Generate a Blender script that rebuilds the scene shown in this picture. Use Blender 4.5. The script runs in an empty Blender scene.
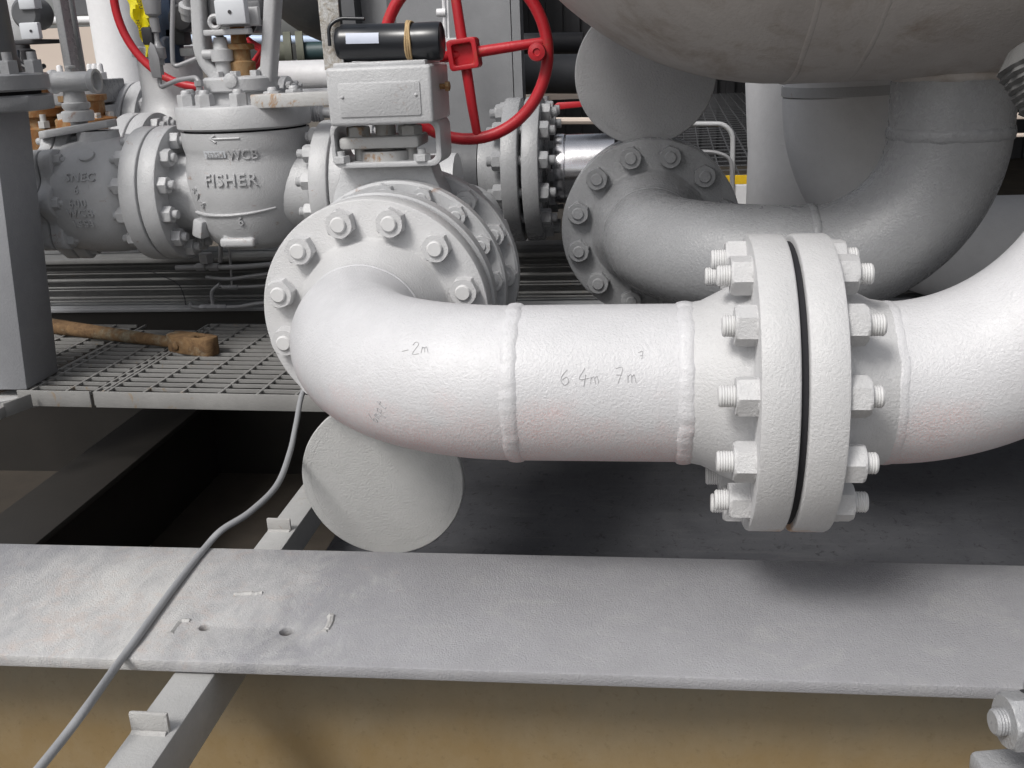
import bpy, bmesh, math, random
from mathutils import Vector, Matrix, noise
random.seed(7)
PI = math.pi
S = bpy.context.scene
COL = S.collection
F = 1000.0
H = 1.45                                   # camera height above the ground
# ------------------------------------------------------------------ camera frame
A = Vector((1, 0, .128)).normalized()      # world axes seen from the camera (right, up, back)
B = Vector((.128, .341, -1)); B = (B - A * B.dot(A)).normalized()
U = A.cross(B)
CAM = Vector((0, 0, H))
def w(v): return Vector((A.dot(v), B.dot(v), U.dot(v)))
def ray(px, py): return w(Vector(((px - 512) / F, (384 - py) / F, -1)))
def P(px, py, t): return CAM + ray(px, py) * t
def PY(px, py, Y):
    r = ray(px, py); return CAM + r * (Y / r.y)
def PZ(px, py, z):
    r = ray(px, py); return CAM + r * ((z - H) / r.z)
X3, Y3, Z3 = Vector((1, 0, 0)), Vector((0, 1, 0)), Vector((0, 0, 1))
V = Vector
# ------------------------------------------------------------------ materials
def nodes(name):
    m = bpy.data.materials.new(name); m.use_nodes = True
    nt = m.node_tree; nt.nodes.clear()
    o = nt.nodes.new('ShaderNodeOutputMaterial'); b = nt.nodes.new('ShaderNodeBsdfPrincipled')
    nt.links.new(b.outputs[0], o.inputs[0])
    tc = nt.nodes.new('ShaderNodeTexCoord')
    return m, nt, b, tc
def nz(nt, tc, scale, detail=4, rough=.6, dist=0, vec=None):
    n = nt.nodes.new('ShaderNodeTexNoise'); n.inputs['Scale'].default_value = scale
    n.inputs['Detail'].default_value = detail; n.inputs['Roughness'].default_value = rough
    n.inputs['Distortion'].default_value = dist
    nt.links.new(vec if vec is not None else tc.outputs['Object'], n.inputs['Vector']); return n.outputs[0]
def ramp(nt, src, a, b, ca=(0,0,0,1), cb=(1,1,1,1)):
    r = nt.nodes.new('ShaderNodeValToRGB'); e = r.color_ramp.elements
    e[0].position = a; e[1].position = b; e[0].color = ca; e[1].color = cb
    nt.links.new(src, r.inputs[0]); return r.outputs[0]
def mix(nt, f, a, b, mode='MIX'):
    m = nt.nodes.new('ShaderNodeMix'); m.data_type = 'RGBA'; m.blend_type = mode
    for s, val in ((0, f), (6, a), (7, b)):
        if hasattr(val, 'is_linked') or hasattr(val, 'links'): nt.links.new(val, m.inputs[s])
        elif s == 0: m.inputs[0].default_value = val
        else: m.inputs[s].default_value = (*val, 1) if len(val) == 3 else val
    return m.outputs[2]
def mapping(nt, tc, sc):
    mp = nt.nodes.new('ShaderNodeMapping'); mp.inputs['Scale'].default_value = sc
    nt.links.new(tc.outputs['Object'], mp.inputs['Vector']); return mp.outputs[0]
def bump(nt, b, layers, dist=.002):
    prev = None
    for src, s in layers:
        n = nt.nodes.new('ShaderNodeBump'); n.inputs['Strength'].default_value = s
        n.inputs['Distance'].default_value = dist
        nt.links.new(src, n.inputs['Height'])
        if prev: nt.links.new(prev, n.inputs['Normal'])
        prev = n.outputs[0]
    nt.links.new(prev, b.inputs['Normal'])
def paint(name, col, rough=.5, rust=0., peel=.5, pscale=230, mott=.10, rustcol=(.30,.13,.05), stain=None, grime=.25, specks=.0, stretch=None):
    """thick brushed paint: orange-peel bump, uneven tone, a little grime, rust breaking through"""
    m, nt, b, tc = nodes(name)
    big = nz(nt, tc, 5, 5, .65); mid = nz(nt, tc, 32, 5, .7, .4); fine = nz(nt, tc, pscale, 3, .55); fi2 = nz(nt, tc, pscale * 2.7, 2, .5)
    dk = tuple(c * (1 - mott * 1.6) for c in col); lt = tuple(min(1, c * (1 + mott)) for c in col)
    c = mix(nt, ramp(nt, big, .3, .7), dk, lt)
    c = mix(nt, ramp(nt, mid, .35, .75, (0,0,0,1), (.5,.5,.5,1)), c, tuple(x * .86 for x in col))
    c = mix(nt, ramp(nt, fi2, .62, .8, (0,0,0,1), (grime,)*3 + (1,)), c, tuple(x * .45 for x in col))
    if stain:
        s = nz(nt, tc, 9, 6, .75, 1.2, vec=mapping(nt, tc, stretch) if stretch else None)
        c = mix(nt, ramp(nt, s, .52, .74, (0,0,0,1), (.75,)*3 + (1,)), c, stain)
    if rust > 0:
        r = nz(nt, tc, 14, 8, .78, .8)
        lo = .62 - rust * .35
        c = mix(nt, ramp(nt, r, lo, lo + .10), c, mix(nt, mid, rustcol, tuple(x * .45 for x in rustcol)))
    if specks > 0:
        sp = nz(nt, tc, 560, 3, .7); rg0 = nz(nt, tc, 9, 4, .65)
        sx = nt.nodes.new('ShaderNodeSeparateXYZ'); nt.links.new(tc.outputs['Object'], sx.inputs[0])
        ma = nt.nodes.new('ShaderNodeMath'); ma.operation = 'MULTIPLY_ADD'; nt.links.new(sx.outputs[2], ma.inputs[0]); ma.inputs[1].default_value = -4.5; ma.inputs[2].default_value = 1.30
        mb_ = nt.nodes.new('ShaderNodeMath'); mb_.operation = 'ADD'; nt.links.new(ma.outputs[0], mb_.inputs[0]); nt.links.new(rg0, mb_.inputs[1]); mc_ = nt.nodes.new('ShaderNodeMath'); mc_.operation = 'MULTIPLY'; nt.links.new(mb_.outputs[0], mc_.inputs[0]); mc_.inputs[1].default_value = .6; rg = mc_.outputs[0]
        mm = nt.nodes.new('ShaderNodeMath'); mm.operation = 'MULTIPLY'
        nt.links.new(ramp(nt, sp, .44, .62), mm.inputs[0]); nt.links.new(ramp(nt, rg, .50, .74, (0,0,0,1), (specks,)*3 + (1,)), mm.inputs[1])
        c = mix(nt, mm.outputs[0], c, (.62, .17, .12))
    nt.links.new(c, b.inputs['Base Color'])
    rr = ramp(nt, mid, .2, .8, (rough * .8,)*3 + (1,), (min(1, rough * 1.25),)*3 + (1,)); nt.links.new(rr, b.inputs['Roughness'])
    bump(nt, b, [(mid, peel * .16), (fine, peel), (fi2, peel * .5)], .0013)
    return m
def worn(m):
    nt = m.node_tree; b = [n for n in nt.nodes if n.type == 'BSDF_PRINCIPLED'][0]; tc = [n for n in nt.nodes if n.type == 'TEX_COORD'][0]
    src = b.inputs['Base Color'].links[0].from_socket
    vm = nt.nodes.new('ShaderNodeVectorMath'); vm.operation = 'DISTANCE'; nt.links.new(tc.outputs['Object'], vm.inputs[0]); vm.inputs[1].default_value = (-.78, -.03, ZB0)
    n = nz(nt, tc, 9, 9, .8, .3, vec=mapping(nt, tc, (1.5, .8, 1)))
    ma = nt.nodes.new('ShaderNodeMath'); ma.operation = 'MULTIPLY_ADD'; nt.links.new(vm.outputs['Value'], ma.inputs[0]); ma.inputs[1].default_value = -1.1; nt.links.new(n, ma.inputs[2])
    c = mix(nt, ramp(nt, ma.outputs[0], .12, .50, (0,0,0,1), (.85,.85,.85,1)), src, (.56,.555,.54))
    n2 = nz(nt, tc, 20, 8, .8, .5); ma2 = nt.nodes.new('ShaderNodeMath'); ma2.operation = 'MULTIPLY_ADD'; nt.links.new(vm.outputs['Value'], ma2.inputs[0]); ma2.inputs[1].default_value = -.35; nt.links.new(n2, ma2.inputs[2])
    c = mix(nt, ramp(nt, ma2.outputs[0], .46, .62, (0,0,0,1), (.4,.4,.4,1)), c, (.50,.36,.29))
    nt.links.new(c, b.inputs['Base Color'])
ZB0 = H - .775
def rust_spots(m, pts, col=(.42,.20,.045)):
    nt = m.node_tree; b = [n for n in nt.nodes if n.type == 'BSDF_PRINCIPLED'][0]; tc = [n for n in nt.nodes if n.type == 'TEX_COORD'][0]
    c = b.inputs['Base Color'].links[0].from_socket; n = nz(nt, tc, 60, 7, .8, .4)
    for p, k in pts:
        vm = nt.nodes.new('ShaderNodeVectorMath'); vm.operation = 'DISTANCE'; nt.links.new(tc.outputs['Object'], vm.inputs[0]); vm.inputs[1].default_value = p
        ma = nt.nodes.new('ShaderNodeMath'); ma.operation = 'MULTIPLY_ADD'; nt.links.new(vm.outputs['Value'], ma.inputs[0]); ma.inputs[1].default_value = -k; nt.links.new(n, ma.inputs[2])
        c = mix(nt, ramp(nt, ma.outputs[0], .12, .42, (0,0,0,1), (.75,.75,.75,1)), c, col)
    nt.links.new(c, b.inputs['Base Color'])
def simple(name, col, rough=.5, metal=0., peel=.15, scale=120, var=.25, spec=None):
    m, nt, b, tc = nodes(name)
    n = nz(nt, tc, scale, 4, .6); n2 = nz(nt, tc, 12, 5, .7)
    c = mix(nt, n2, tuple(x * (1 - var) for x in col), tuple(min(1, x * (1 + var)) for x in col))
    nt.links.new(c, b.inputs['Base Color']); b.inputs['Roughness'].default_value = rough; b.inputs['Metallic'].default_value = metal
    if spec is not None: b.inputs['Specular IOR Level'].default_value = spec
    bump(nt, b, [(n, peel)], .001)
    return m
M = {}
M['main'] = paint('light_grey_paint', (.56,.56,.575), .33, 0, .85, 270, .05, grime=.15, specks=.55)
M['main_fl'] = paint('light_grey_flange_paint', (.51,.51,.515), .4, 0, .8, 270, .05, grime=.15)
M['main_fl_r'] = paint('light_grey_flange_paint_rusting', (.51,.51,.515), .4, 0, .8, 270, .05, grime=.15)
rust_spots(M['main_fl_r'], [((.243,-.09,.03), 9.), ((-.257,-.09,.03), 9.)])
rust_spots(M['main'], [((.16,-.07,.125), 14.), ((-.25,.03,.14), 12.)], (.55,.30,.05))
M['grey'] = paint('grey_pipe_paint', (.31,.315,.325), .27, 0, .75, 240, .08, grime=.3)
M['greyd'] = paint('dull_grey_paint', (.24,.245,.255), .32, 0, .55, 190, .1, grime=.3)
M['valve'] = paint('valve_grey_paint', (.46,.465,.475), .34, .03, .8, 230, .08, grime=.3)
M['valve_rust'] = paint('valve_rusting_paint', (.46,.46,.455), .5, .22, .6, 170, .1, (.42,.22,.07))
M['rustpaint'] = paint('rusty_joint', (.30,.19,.09), .75, .5, .7, 150, .2, (.33,.14,.04))
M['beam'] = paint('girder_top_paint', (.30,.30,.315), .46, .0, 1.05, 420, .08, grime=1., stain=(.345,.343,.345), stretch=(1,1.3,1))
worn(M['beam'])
M['beamedge'] = paint('girder_edge_paint', (.55,.55,.55), .5, 0, .5, 200, .06)
M['bar'] = paint('bar_paint', (.40,.40,.395), .55, .03, .5, 200, .1, (.38,.30,.18))
M['grate'] = paint('grating_paint', (.225,.222,.215), .6, .04, .5, 200, .15, (.3,.2,.1))
M['col'] = paint('column_paint', (.26,.265,.28), .5, 0, .6, 160, .07)
M['backbeam'] = paint('old_girder_paint', (.13,.13,.128), .6, .03, .5, 150, .2, (.2,.15,.09), stain=(.055,.052,.05), stretch=(.3,3,3))
M['disc'] = paint('blind_disc_paint', (.44,.44,.435), .5, .0, 1.2, 240, .04, grime=.1)
M['disc2'] = paint('upper_disc_paint', (.37,.375,.385), .5, .0, 1.5, 200, .04, grime=.1)
M['black'] = simple('black_plastic', (.012,.014,.018), .28, 0, .1, 60)
M['dark'] = simple('dark_steel', (.03,.03,.034), .6, 0, .3, 40)
M['gap'] = simple('gap_black', (.012,.012,.015), .9)
M['darkgrey'] = paint('dark_grey_paint', (.10,.103,.11), .55, 0, .4, 120, .1)
M['bluegrey'] = simple('blue_black_enamel', (.025,.04,.075), .35, 0, .2, 40)
M['red'] = paint('red_paint', (.47,.016,.026), .42, .10, .35, 160, .12, grime=.2)
M['yellow'] = simple('yellow_plastic', (.85,.74,.02), .4, 0, .4, 30, .06)
M['yellowpaint'] = simple('yellow_edge_paint', (.75,.48,.02), .5)
M['chrome'] = simple('aluminium_cladding', (.62,.62,.64), .22, 1., .5, 25, .1)
M['thread'] = simple('painted_thread', (.55,.55,.55), .5, 0, .2, 150, .08)
M['rope'] = simple('tan_cord', (.42,.30,.16), .9, 0, .8, 300)
M['white'] = simple('white_sticker', (.50,.54,.64), .5, 0, .1, 80, .1)
M['whitepipe'] = paint('white_pipe_paint', (.70,.70,.71), .5, 0, .4, 120, .04)
M['cable'] = simple('grey_cable_sheath', (.27,.275,.285), .55, 0, .4, 200, .12)
M['tube'] = simple('grey_tubing', (.30,.30,.31), .4, .2, .2, 100)
M['ink'] = simple('black_ink', (.08,.07,.03), .8)
M['pen'] = simple('pencil_mark', (.33,.33,.34), .8)
M['scar'] = paint('weld_scar_paint', (.43,.425,.415), .5, .05, 1., 380, .1)
M['plate'] = simple('bright_plate', (.55,.57,.6), .5, 0, .2, 60, .1)

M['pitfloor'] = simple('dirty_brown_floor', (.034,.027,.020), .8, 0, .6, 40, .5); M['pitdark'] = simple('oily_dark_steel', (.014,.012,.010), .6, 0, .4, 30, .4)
def special():
    # rusty tool
    m, nt, b, tc = nodes('rusted_iron')
    n = nz(nt, tc, 28, 8, .75, .5); f = nz(nt, tc, 160, 4, .7); l = nz(nt, tc, 10, 5, .7)
    c = mix(nt, ramp(nt, n, .32, .68), (.07,.035,.015), (.24,.145,.065))
    c = mix(nt, ramp(nt, l, .55, .72), c, (.27,.25,.18))
    nt.links.new(c, b.inputs['Base Color']); b.inputs['Roughness'].default_value = .85
    bump(nt, b, [(n, .6), (f, .7)], .0025); M['tool'] = m
    # girder web, brown weathered: stain starts low and drifts down the plate
    m, nt, b, tc = nodes('weathered_web')
    sx = nt.nodes.new('ShaderNodeSeparateXYZ'); nt.links.new(tc.outputs['Object'], sx.inputs[0])
    n = nz(nt, tc, 3, 7, .7); f = nz(nt, tc, 90, 5, .75); sp = nz(nt, tc, 75, 5, .75, .3); st = nz(nt, tc, 16, 6, .7, vec=mapping(nt, tc, (1.3, 1, .9)))
    ad = nt.nodes.new('ShaderNodeMath'); ad.operation = 'MULTIPLY_ADD'
    nt.links.new(sx.outputs[2], ad.inputs[0]); ad.inputs[1].default_value = -5.0
    a2 = nt.nodes.new('ShaderNodeMath'); a2.operation = 'ADD'; nt.links.new(n, a2.inputs[0]); a2.inputs[1].default_value = 2.62; nt.links.new(a2.outputs[0], ad.inputs[2])
    c = mix(nt, ramp(nt, ad.outputs[0], .1, .95), (.205,.190,.150), (.225,.158,.075))
    c = mix(nt, ramp(nt, st, .4, .75, (0,0,0,1), (.35,.35,.35,1)), c, (.29,.24,.16))
    c = mix(nt, ramp(nt, sp, .56, .72, (0,0,0,1), (.4,.4,.4,1)), c, (.12,.075,.035))
    nt.links.new(c, b.inputs['Base Color']); b.inputs['Roughness'].default_value = .6
    bump(nt, b, [(f, .5)], .001); M['web'] = m
    # vessel skin
    m, nt, b, tc = nodes('vessel_skin')
    n = nz(nt, tc, 4, 7, .72, 1.0); st = nz(nt, tc, 7, 7, .75, .4, vec=mapping(nt, tc, (1.2, 1.2, .7))); f = nz(nt, tc, 170, 3)
    c = mix(nt, ramp(nt, n, .35, .7), (.42,.39,.37), (.52,.49,.465))
    c = mix(nt, ramp(nt, st, .5, .72, (0,0,0,1), (.8,.8,.8,1)), c, (.27,.21,.165))
    nt.links.new(c, b.inputs['Base Color']); b.inputs['Roughness'].default_value = .5
    bump(nt, b, [(n, .1), (f, .5)], .0015); M['vessel'] = m
    # pit plate: dark with scuffs
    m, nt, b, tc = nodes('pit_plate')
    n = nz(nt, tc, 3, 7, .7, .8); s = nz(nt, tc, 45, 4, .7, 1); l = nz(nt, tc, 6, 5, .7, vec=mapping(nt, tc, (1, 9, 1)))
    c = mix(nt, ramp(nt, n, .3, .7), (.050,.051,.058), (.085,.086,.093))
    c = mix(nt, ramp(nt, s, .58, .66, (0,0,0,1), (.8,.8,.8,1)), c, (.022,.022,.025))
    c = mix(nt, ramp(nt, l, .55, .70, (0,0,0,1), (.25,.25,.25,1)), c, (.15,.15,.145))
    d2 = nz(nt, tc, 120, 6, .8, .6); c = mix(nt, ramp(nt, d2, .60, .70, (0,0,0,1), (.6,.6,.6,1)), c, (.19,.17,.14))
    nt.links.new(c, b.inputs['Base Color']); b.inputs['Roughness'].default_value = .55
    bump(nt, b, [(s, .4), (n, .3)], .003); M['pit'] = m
    m, nt, b, tc = nodes('oily_ground')
    n = nz(nt, tc, 1.6, 8, .7, .8); s = nz(nt, tc, 25, 5, .7, 1)
    c = mix(nt, ramp(nt, n, .3, .7), (.055,.048,.040), (.12,.10,.075)); c = mix(nt, ramp(nt, s, .5, .8, (0,0,0,1), (.5,.5,.5,1)), c, (.16,.13,.09))
    nt.links.new(c, b.inputs['Base Color']); b.inputs['Roughness'].default_value = .8
    bump(nt, b, [(s, .5)], .01); M['ground'] = m
    # galvanised old angle with pitted, peeling face
    m, nt, b, tc = nodes('peeling_steel')
    n = nz(nt, tc, 45, 7, .8, 1.2); f = nz(nt, tc, 240, 4, .7)
    c = mix(nt, ramp(nt, n, .42, .6), (.55,.55,.54), (.30,.26,.21))
    nt.links.new(c, b.inputs['Base Color']); b.inputs['Roughness'].default_value = .6
    bump(nt, b, [(n, .9), (f, .5)], .003); M['peel'] = m
    # far wall
    m, nt, b, tc = nodes('far_panel'); n = nz(nt, tc, 1.5, 6, .6)
    c = mix(nt, n, (.50,.42,.36), (.66,.57,.50)); nt.links.new(c, b.inputs['Base Color']); b.inputs['Roughness'].default_value = .8; M['farwall'] = m
special()
# ------------------------------------------------------------------ mesh builder
def frame(ax, up=None):
    ax = V(ax).normalized()
    up = V(up) if up is not None else (Z3 if abs(ax.z) < .9 else Y3)
    u = up.cross(ax).normalized(); v = ax.cross(u); return u, v, ax
class G:
    def __init__(s): s.bm = bmesh.new()
    def lathe(s, prof, o=(0,0,0), ax=(0,0,1), n=48, up=None, cap=True, a0=0., jit=0.):
        u, v, a = frame(ax, up); o = V(o); rings = []
        for r, h in prof:
            ring = []
            for k in range(n):
                t = a0 + 2 * PI * k / n
                rr = r
                if jit: rr = r + jit * noise.noise(V((math.cos(t) * 9, math.sin(t) * 9, h * 60)))
                ring.append(s.bm.verts.new(o + a * h + (u * math.cos(t) + v * math.sin(t)) * max(rr, 1e-5)))
            rings.append(ring)
        for i in range(len(rings) - 1):
            for k in range(n):
                s.bm.faces.new((rings[i][k], rings[i][(k+1) % n], rings[i+1][(k+1) % n], rings[i+1][k]))
        if cap: s.bm.faces.new(rings[0][::-1]); s.bm.faces.new(rings[-1])
        return s
    def tube(s, pts, r, n=14, cap=True, closed=False):
        pts = [V(p) for p in pts]; N = len(pts); rings = []
        rs = r if isinstance(r, (list, tuple)) else [r] * N
        u = None
        for i, p in enumerate(pts):
            if closed: d = (pts[(i+1) % N] - pts[i-1]).normalized()
            else: d = (pts[min(i+1, N-1)] - pts[max(i-1, 0)]).normalized()
            if u is None: u = frame(d)[0]
            u = (u - d * u.dot(d)).normalized(); v = d.cross(u)
            rings.append([s.bm.verts.new(p + (u * math.cos(2*PI*k/n) + v * math.sin(2*PI*k/n)) * rs[i]) for k in range(n)])
        for i in range(N if closed else N - 1):
            a, b = rings[i], rings[(i+1) % N]
            for k in range(n): s.bm.faces.new((a[k], a[(k+1) % n], b[(k+1) % n], b[k]))
        if cap and not closed: s.bm.faces.new(rings[0][::-1]); s.bm.faces.new(rings[-1])
        return s
    def box(s, c, size, ux=X3, uz=Z3, bev=0., seg=2):
        ux = V(ux).normalized(); uz = V(uz); uz = (uz - ux * uz.dot(ux)).normalized(); uy = uz.cross(ux); c = V(c)
        tmp = bmesh.new()
        mt = Matrix((ux * size[0], uy * size[1], uz * size[2])).transposed().to_4x4(); mt.translation = c
        bmesh.ops.create_cube(tmp, size=1, matrix=mt)
        if bev: bmesh.ops.bevel(tmp, geom=tmp.edges[:], offset=bev, segments=seg, profile=.5, affect='EDGES')
        s.join(tmp); return s
    def span(s, lo, hi, bev=0., seg=2):
        lo = V(lo); hi = V(hi); return s.box((lo + hi) / 2, [abs(hi[i] - lo[i]) for i in range(3)], bev=bev, seg=seg)
    def prism(s, poly, o, u, v, h, bev=0., holes=()):
        """polygon (2d) in the plane u,v extruded by the vector h"""
        tmp = bmesh.new(); u = V(u); v = V(v); o = V(o); ed = []
        for loop in [poly] + list(holes):
            vs = [tmp.verts.new(o + u * a + v * b) for a, b in loop]
            for i in range(len(vs)): ed.append(tmp.edges.new((vs[i], vs[(i+1) % len(vs)])))
        if holes: bmesh.ops.triangle_fill(tmp, edges=ed, use_beauty=True)
        else: tmp.faces.new(tmp.verts[:])
        r = bmesh.ops.extrude_face_region(tmp, geom=tmp.faces[:])
        bmesh.ops.translate(tmp, verts=[e for e in r['geom'] if isinstance(e, bmesh.types.BMVert)], vec=V(h))
        bmesh.ops.recalc_face_normals(tmp, faces=tmp.faces[:])
        if bev:
            sharp = [e for e in tmp.edges if len(e.link_faces) == 2 and e.calc_face_angle(0) > .6]
            bmesh.ops.bevel(tmp, geom=sharp, offset=bev, segments=2, profile=.5, affect='EDGES')
        s.join(tmp); return s
    def join(s, tmp):
        mp = {v: s.bm.verts.new(v.co) for v in tmp.verts}
        for f in tmp.faces:
            try: s.bm.faces.new([mp[v] for v in f.verts])
            except ValueError: pass
        tmp.free()
    def hexn(s, o, ax, R, h, up=None, a0=0.):
        """chamfered heavy hex nut from o along ax; R = corner radius"""
        u, v, a = frame(ax, up); o = V(o); n = 6
        n2 = 24
        def ring(hh, rr):                                   # hexagon intersected with a circle: domed corners
            out = []
            for k in range(n2):
                t = a0 + 2 * PI * k / n2
                tt = ((t - a0) % (PI / 3)) - PI / 6
                hexr = R * math.cos(PI / 6) / math.cos(tt)
                rad = min(hexr, rr); out.append(s.bm.verts.new(o + a * hh + (u * math.cos(t) + v * math.sin(t)) * rad))
            return out
        rg = [ring(0, R), ring(h * .84, R), ring(h * .95, R * .95), ring(h, R * .885)]
        for i in range(3):
            for k in range(n2): s.bm.faces.new((rg[i][k], rg[i][(k+1) % n2], rg[i+1][(k+1) % n2], rg[i+1][k]))
        s.bm.faces.new(rg[0][::-1]); s.bm.faces.new(rg[-1]); return s
    def thread(s, o, ax, r, L, pitch=.0032, n=18, chamf=True):
        prof = []; k = int(L / pitch)
        for i in range(k):
            prof += [(r * .93, i * pitch), (r, (i + .5) * pitch)]
        prof += [(r * .93, k * pitch), (r * .82, k * pitch + .0015)]
        return s.lathe(prof, o, ax, n)
    def build(s, name, mat, origin=(0,0,0), sharp=42):
        bm = s.bm; o = V(origin)
        bmesh.ops.recalc_face_normals(bm, faces=bm.faces[:])
        for v in bm.verts: v.co -= o
        lim = math.radians(sharp)
        for e in bm.edges: e.smooth = not (len(e.link_faces) != 2 or e.calc_face_angle(0) > lim)
        for f in bm.faces: f.smooth = True
        me = bpy.data.meshes.new(name); bm.to_mesh(me); bm.free()
        me.materials.append(M[mat] if isinstance(mat, str) else mat)
        ob = bpy.data.objects.new(name, me); COL.objects.link(ob); return ob
LAB = set()
def thing(name, label, cat, loc, group=None):
    o = bpy.data.objects.new(name, None); COL.objects.link(o); o.location = V(loc); o['label'] = label; o['category'] = cat
    o['org'] = list(V(loc)); o.empty_display_size = .05
    if group: o['group'] = group
    return o
def org(o):
    while o.parent: o = o.parent
    return V(o['org'])
def part(name, g, mat, parent, label=None, sharp=42):
    ob = g.build(name, mat, org(parent), sharp); ob.parent = parent
    if label: ob['label'] = label
    return ob
def solo(name, g, mat, label, cat, loc, group=None, sharp=42):
    ob = g.build(name, mat, loc, sharp); ob.location = V(loc); ob['label'] = label; ob['category'] = cat; ob['org'] = list(V(loc))
    if group: ob['group'] = group
    return ob
def struct(name, g, mat):
    ob = g.build(name, mat); ob['kind'] = 'structure'; return ob
def arc(c, r, u, v, a0, a1, n=16):
    c = V(c); u = V(u); v = V(v)
    return [c + (u * math.cos(a0 + (a1-a0) * i / n) + v * math.sin(a0 + (a1-a0) * i / n)) * r for i in range(n + 1)]
def smooth(pts, n=8):
    """Catmull-Rom through points"""
    pts = [V(p) for p in pts]; q = [pts[0] * 2 - pts[1]] + pts + [pts[-1] * 2 - pts[-2]]; out = []
    for i in range(1, len(q) - 2):
        for k in range(n):
            t = k / n; a, b, c, d = q[i-1], q[i], q[i+1], q[i+2]
            out.append(.5 * ((2*b) + (c - a) * t + (2*a - 5*b + 4*c - d) * t*t + (3*b - a - 3*c + d) * t**3))
    out.append(pts[-1]); return out
def round_path(pts, r, n=6):
    """polyline with rounded corners"""
    pts = [V(p) for p in pts]; out = [pts[0]]
    for i in range(1, len(pts) - 1):
        a = (pts[i-1] - pts[i]); b = (pts[i+1] - pts[i]); k = min(r, a.length * .48, b.length * .48)
        p0 = pts[i] + a.normalized() * k; p1 = pts[i] + b.normalized() * k
        for j in range(n + 1):
            t = j / n; out.append(p0 * (1-t)**2 + pts[i] * 2*t*(1-t) + p1 * t*t)
    out.append(pts[-1]); return out
# ------------------------------------------------------------------ piping vocabulary
F8 = dict(rf=.0055, R=.2095, T=.053, L=.133, rp=.1095, hub=.1365, bc=.1745, n=12, nut=.0268, nh=.027, sr=.0143, pro=.018)
F6 = dict(rf=.0025, R=.178, T=.050, L=.117, rp=.084, hub=.111, bc=.146, n=12, nut=.0235, nh=.024, sr=.0125, pro=.016)
def flange(parent, o, ax, f=F8, mat='main_fl', neck=True):
    """weld-neck flange; joint face at o, body grows along ax"""
    R, T, q = f['R'], f['T'], f['rf']; b = .004
    pr = [(R*.62, 0), (R*.64, .001), (R*.64, q), (R - b*.8, q), (R - b*.25, q + b*.25), (R, q + b*.8), (R, T - b), (R - b*.3, T - b*.3), (R - b, T)]
    if neck: pr += [(f['hub'] + .006, T), (f['hub'] + .001, T + .004), (f['hub'] - .006, T + (f['L'] - T) * .3), (f['rp'] + .004, T + (f['L'] - T) * .72), (f['rp'], f['L'])]
    else: pr += [(f['hub'], T)]
    return part('flange', G().lathe(pr, o, ax, 96), mat, parent)
def studs(parent, o, ax, half0, half1, f=F8, mat='main_fl', tm='thread', ang0=15, keep=None, rust=False):
    """stud bolts round a joint at o: nuts at +half0 along ax and at -half1"""
    ax = V(ax).normalized(); u, v, a = frame(ax)
    L = half0 + half1 + 2 * (f['nh'] + f['pro'])
    base = None; base_n = None
    for k in range(f['n']):
        if keep and k not in keep: continue
        t = math.radians(ang0 + 360 / f['n'] * k); c = V(o) + (u * math.cos(t) + v * math.sin(t)) * f['bc']
        if base is None:
            g = G()
            e0 = half0 + f['nh'] + f['pro']; e1 = half1 + f['nh'] + f['pro']
            g.lathe([(f['sr'], -half1), (f['sr'], half0)], (0,0,0), a, 14)
            g.thread(a * (half0 + f['nh'] * .9), a, f['sr'], f['pro'] + f['nh'] * .1 - .001); g.thread(-a * (half1 + f['nh'] * .9), -a, f['sr'], f['pro'] + f['nh'] * .1 - .001)
            base = g.build('stud_bolt', tm)
            gn = G().hexn(a * half0, a, f['nut'], f['nh'], a0=.2)
            gn.lathe([(f['nut'] * .93, half0 - .0), (f['nut'] * .93, half0 + .0025)], (0,0,0), a, 20)
            n0 = gn.build('nut', mat)
            gn = G().hexn(-a * half1, -a, f['nut'], f['nh'], a0=.5)
            gn.lathe([(f['nut'] * .93, -half1 - .0025), (f['nut'] * .93, -half1)], (0,0,0), a, 20)
            n1 = gn.build('nut', mat)
            n0.parent = base; n1.parent = base; base_n = (n0, n1); st = base; ns = base_n
        else:
            st = base.copy(); COL.objects.link(st); ns = []
            for q in base_n:
                c2 = q.copy(); COL.objects.link(c2); c2.parent = st; ns.append(c2)
        st.parent = parent; st.location = c - org(parent)
        ra = random.uniform(0, PI / 3)                      # every nut stopped at its own angle
        off = random.uniform(-.0035, .0035) * (f['pro'] > .01); st.location = st.location + a * off
        for q in ns: q.location = -a * off; q.rotation_mode = 'QUATERNION'; q.rotation_quaternion = Matrix.Rotation(random.uniform(0, PI/3), 3, a).to_quaternion()
def weld(parent, o, ax, r, wd=.009, hgt=.004, mat='main', n=160):
    """lumpy hand-laid bead round a pipe"""
    u, v, a = frame(ax); o = V(o); g = G(); m = 7; rings = []
    sd = random.uniform(0, 50)
    for k in range(n):
        t = 2 * PI * k / n; d = u * math.cos(t) + v * math.sin(t)
        rip = .82 + .07 * math.sin(k * 1.6 + 2 * noise.noise(V((k * .1, sd, 0)))) + .32 * noise.noise(V((math.cos(t) * 7 + sd, math.sin(t) * 7, 0)))
        sh = .003 * noise.noise(V((math.cos(t) * 4, math.sin(t) * 4 + sd, 3)))
        ring = []
        for j in range(m):
            q = -1 + 2 * j / (m - 1)
            ring.append(g.bm.verts.new(o + d * (r - .0015 + (hgt * rip + .0015) * math.sqrt(max(0, 1 - q*q))) + a * (q * wd * (1 + .25 * (rip - .75)) + sh)))
        rings.append(ring)
    for k in range(n):
        p, q = rings[k], rings[(k+1) % n]
        for j in range(m - 1): g.bm.faces.new((p[j], p[j+1], q[j+1], q[j]))
    return part('weld_bead', g, mat, parent)
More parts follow.
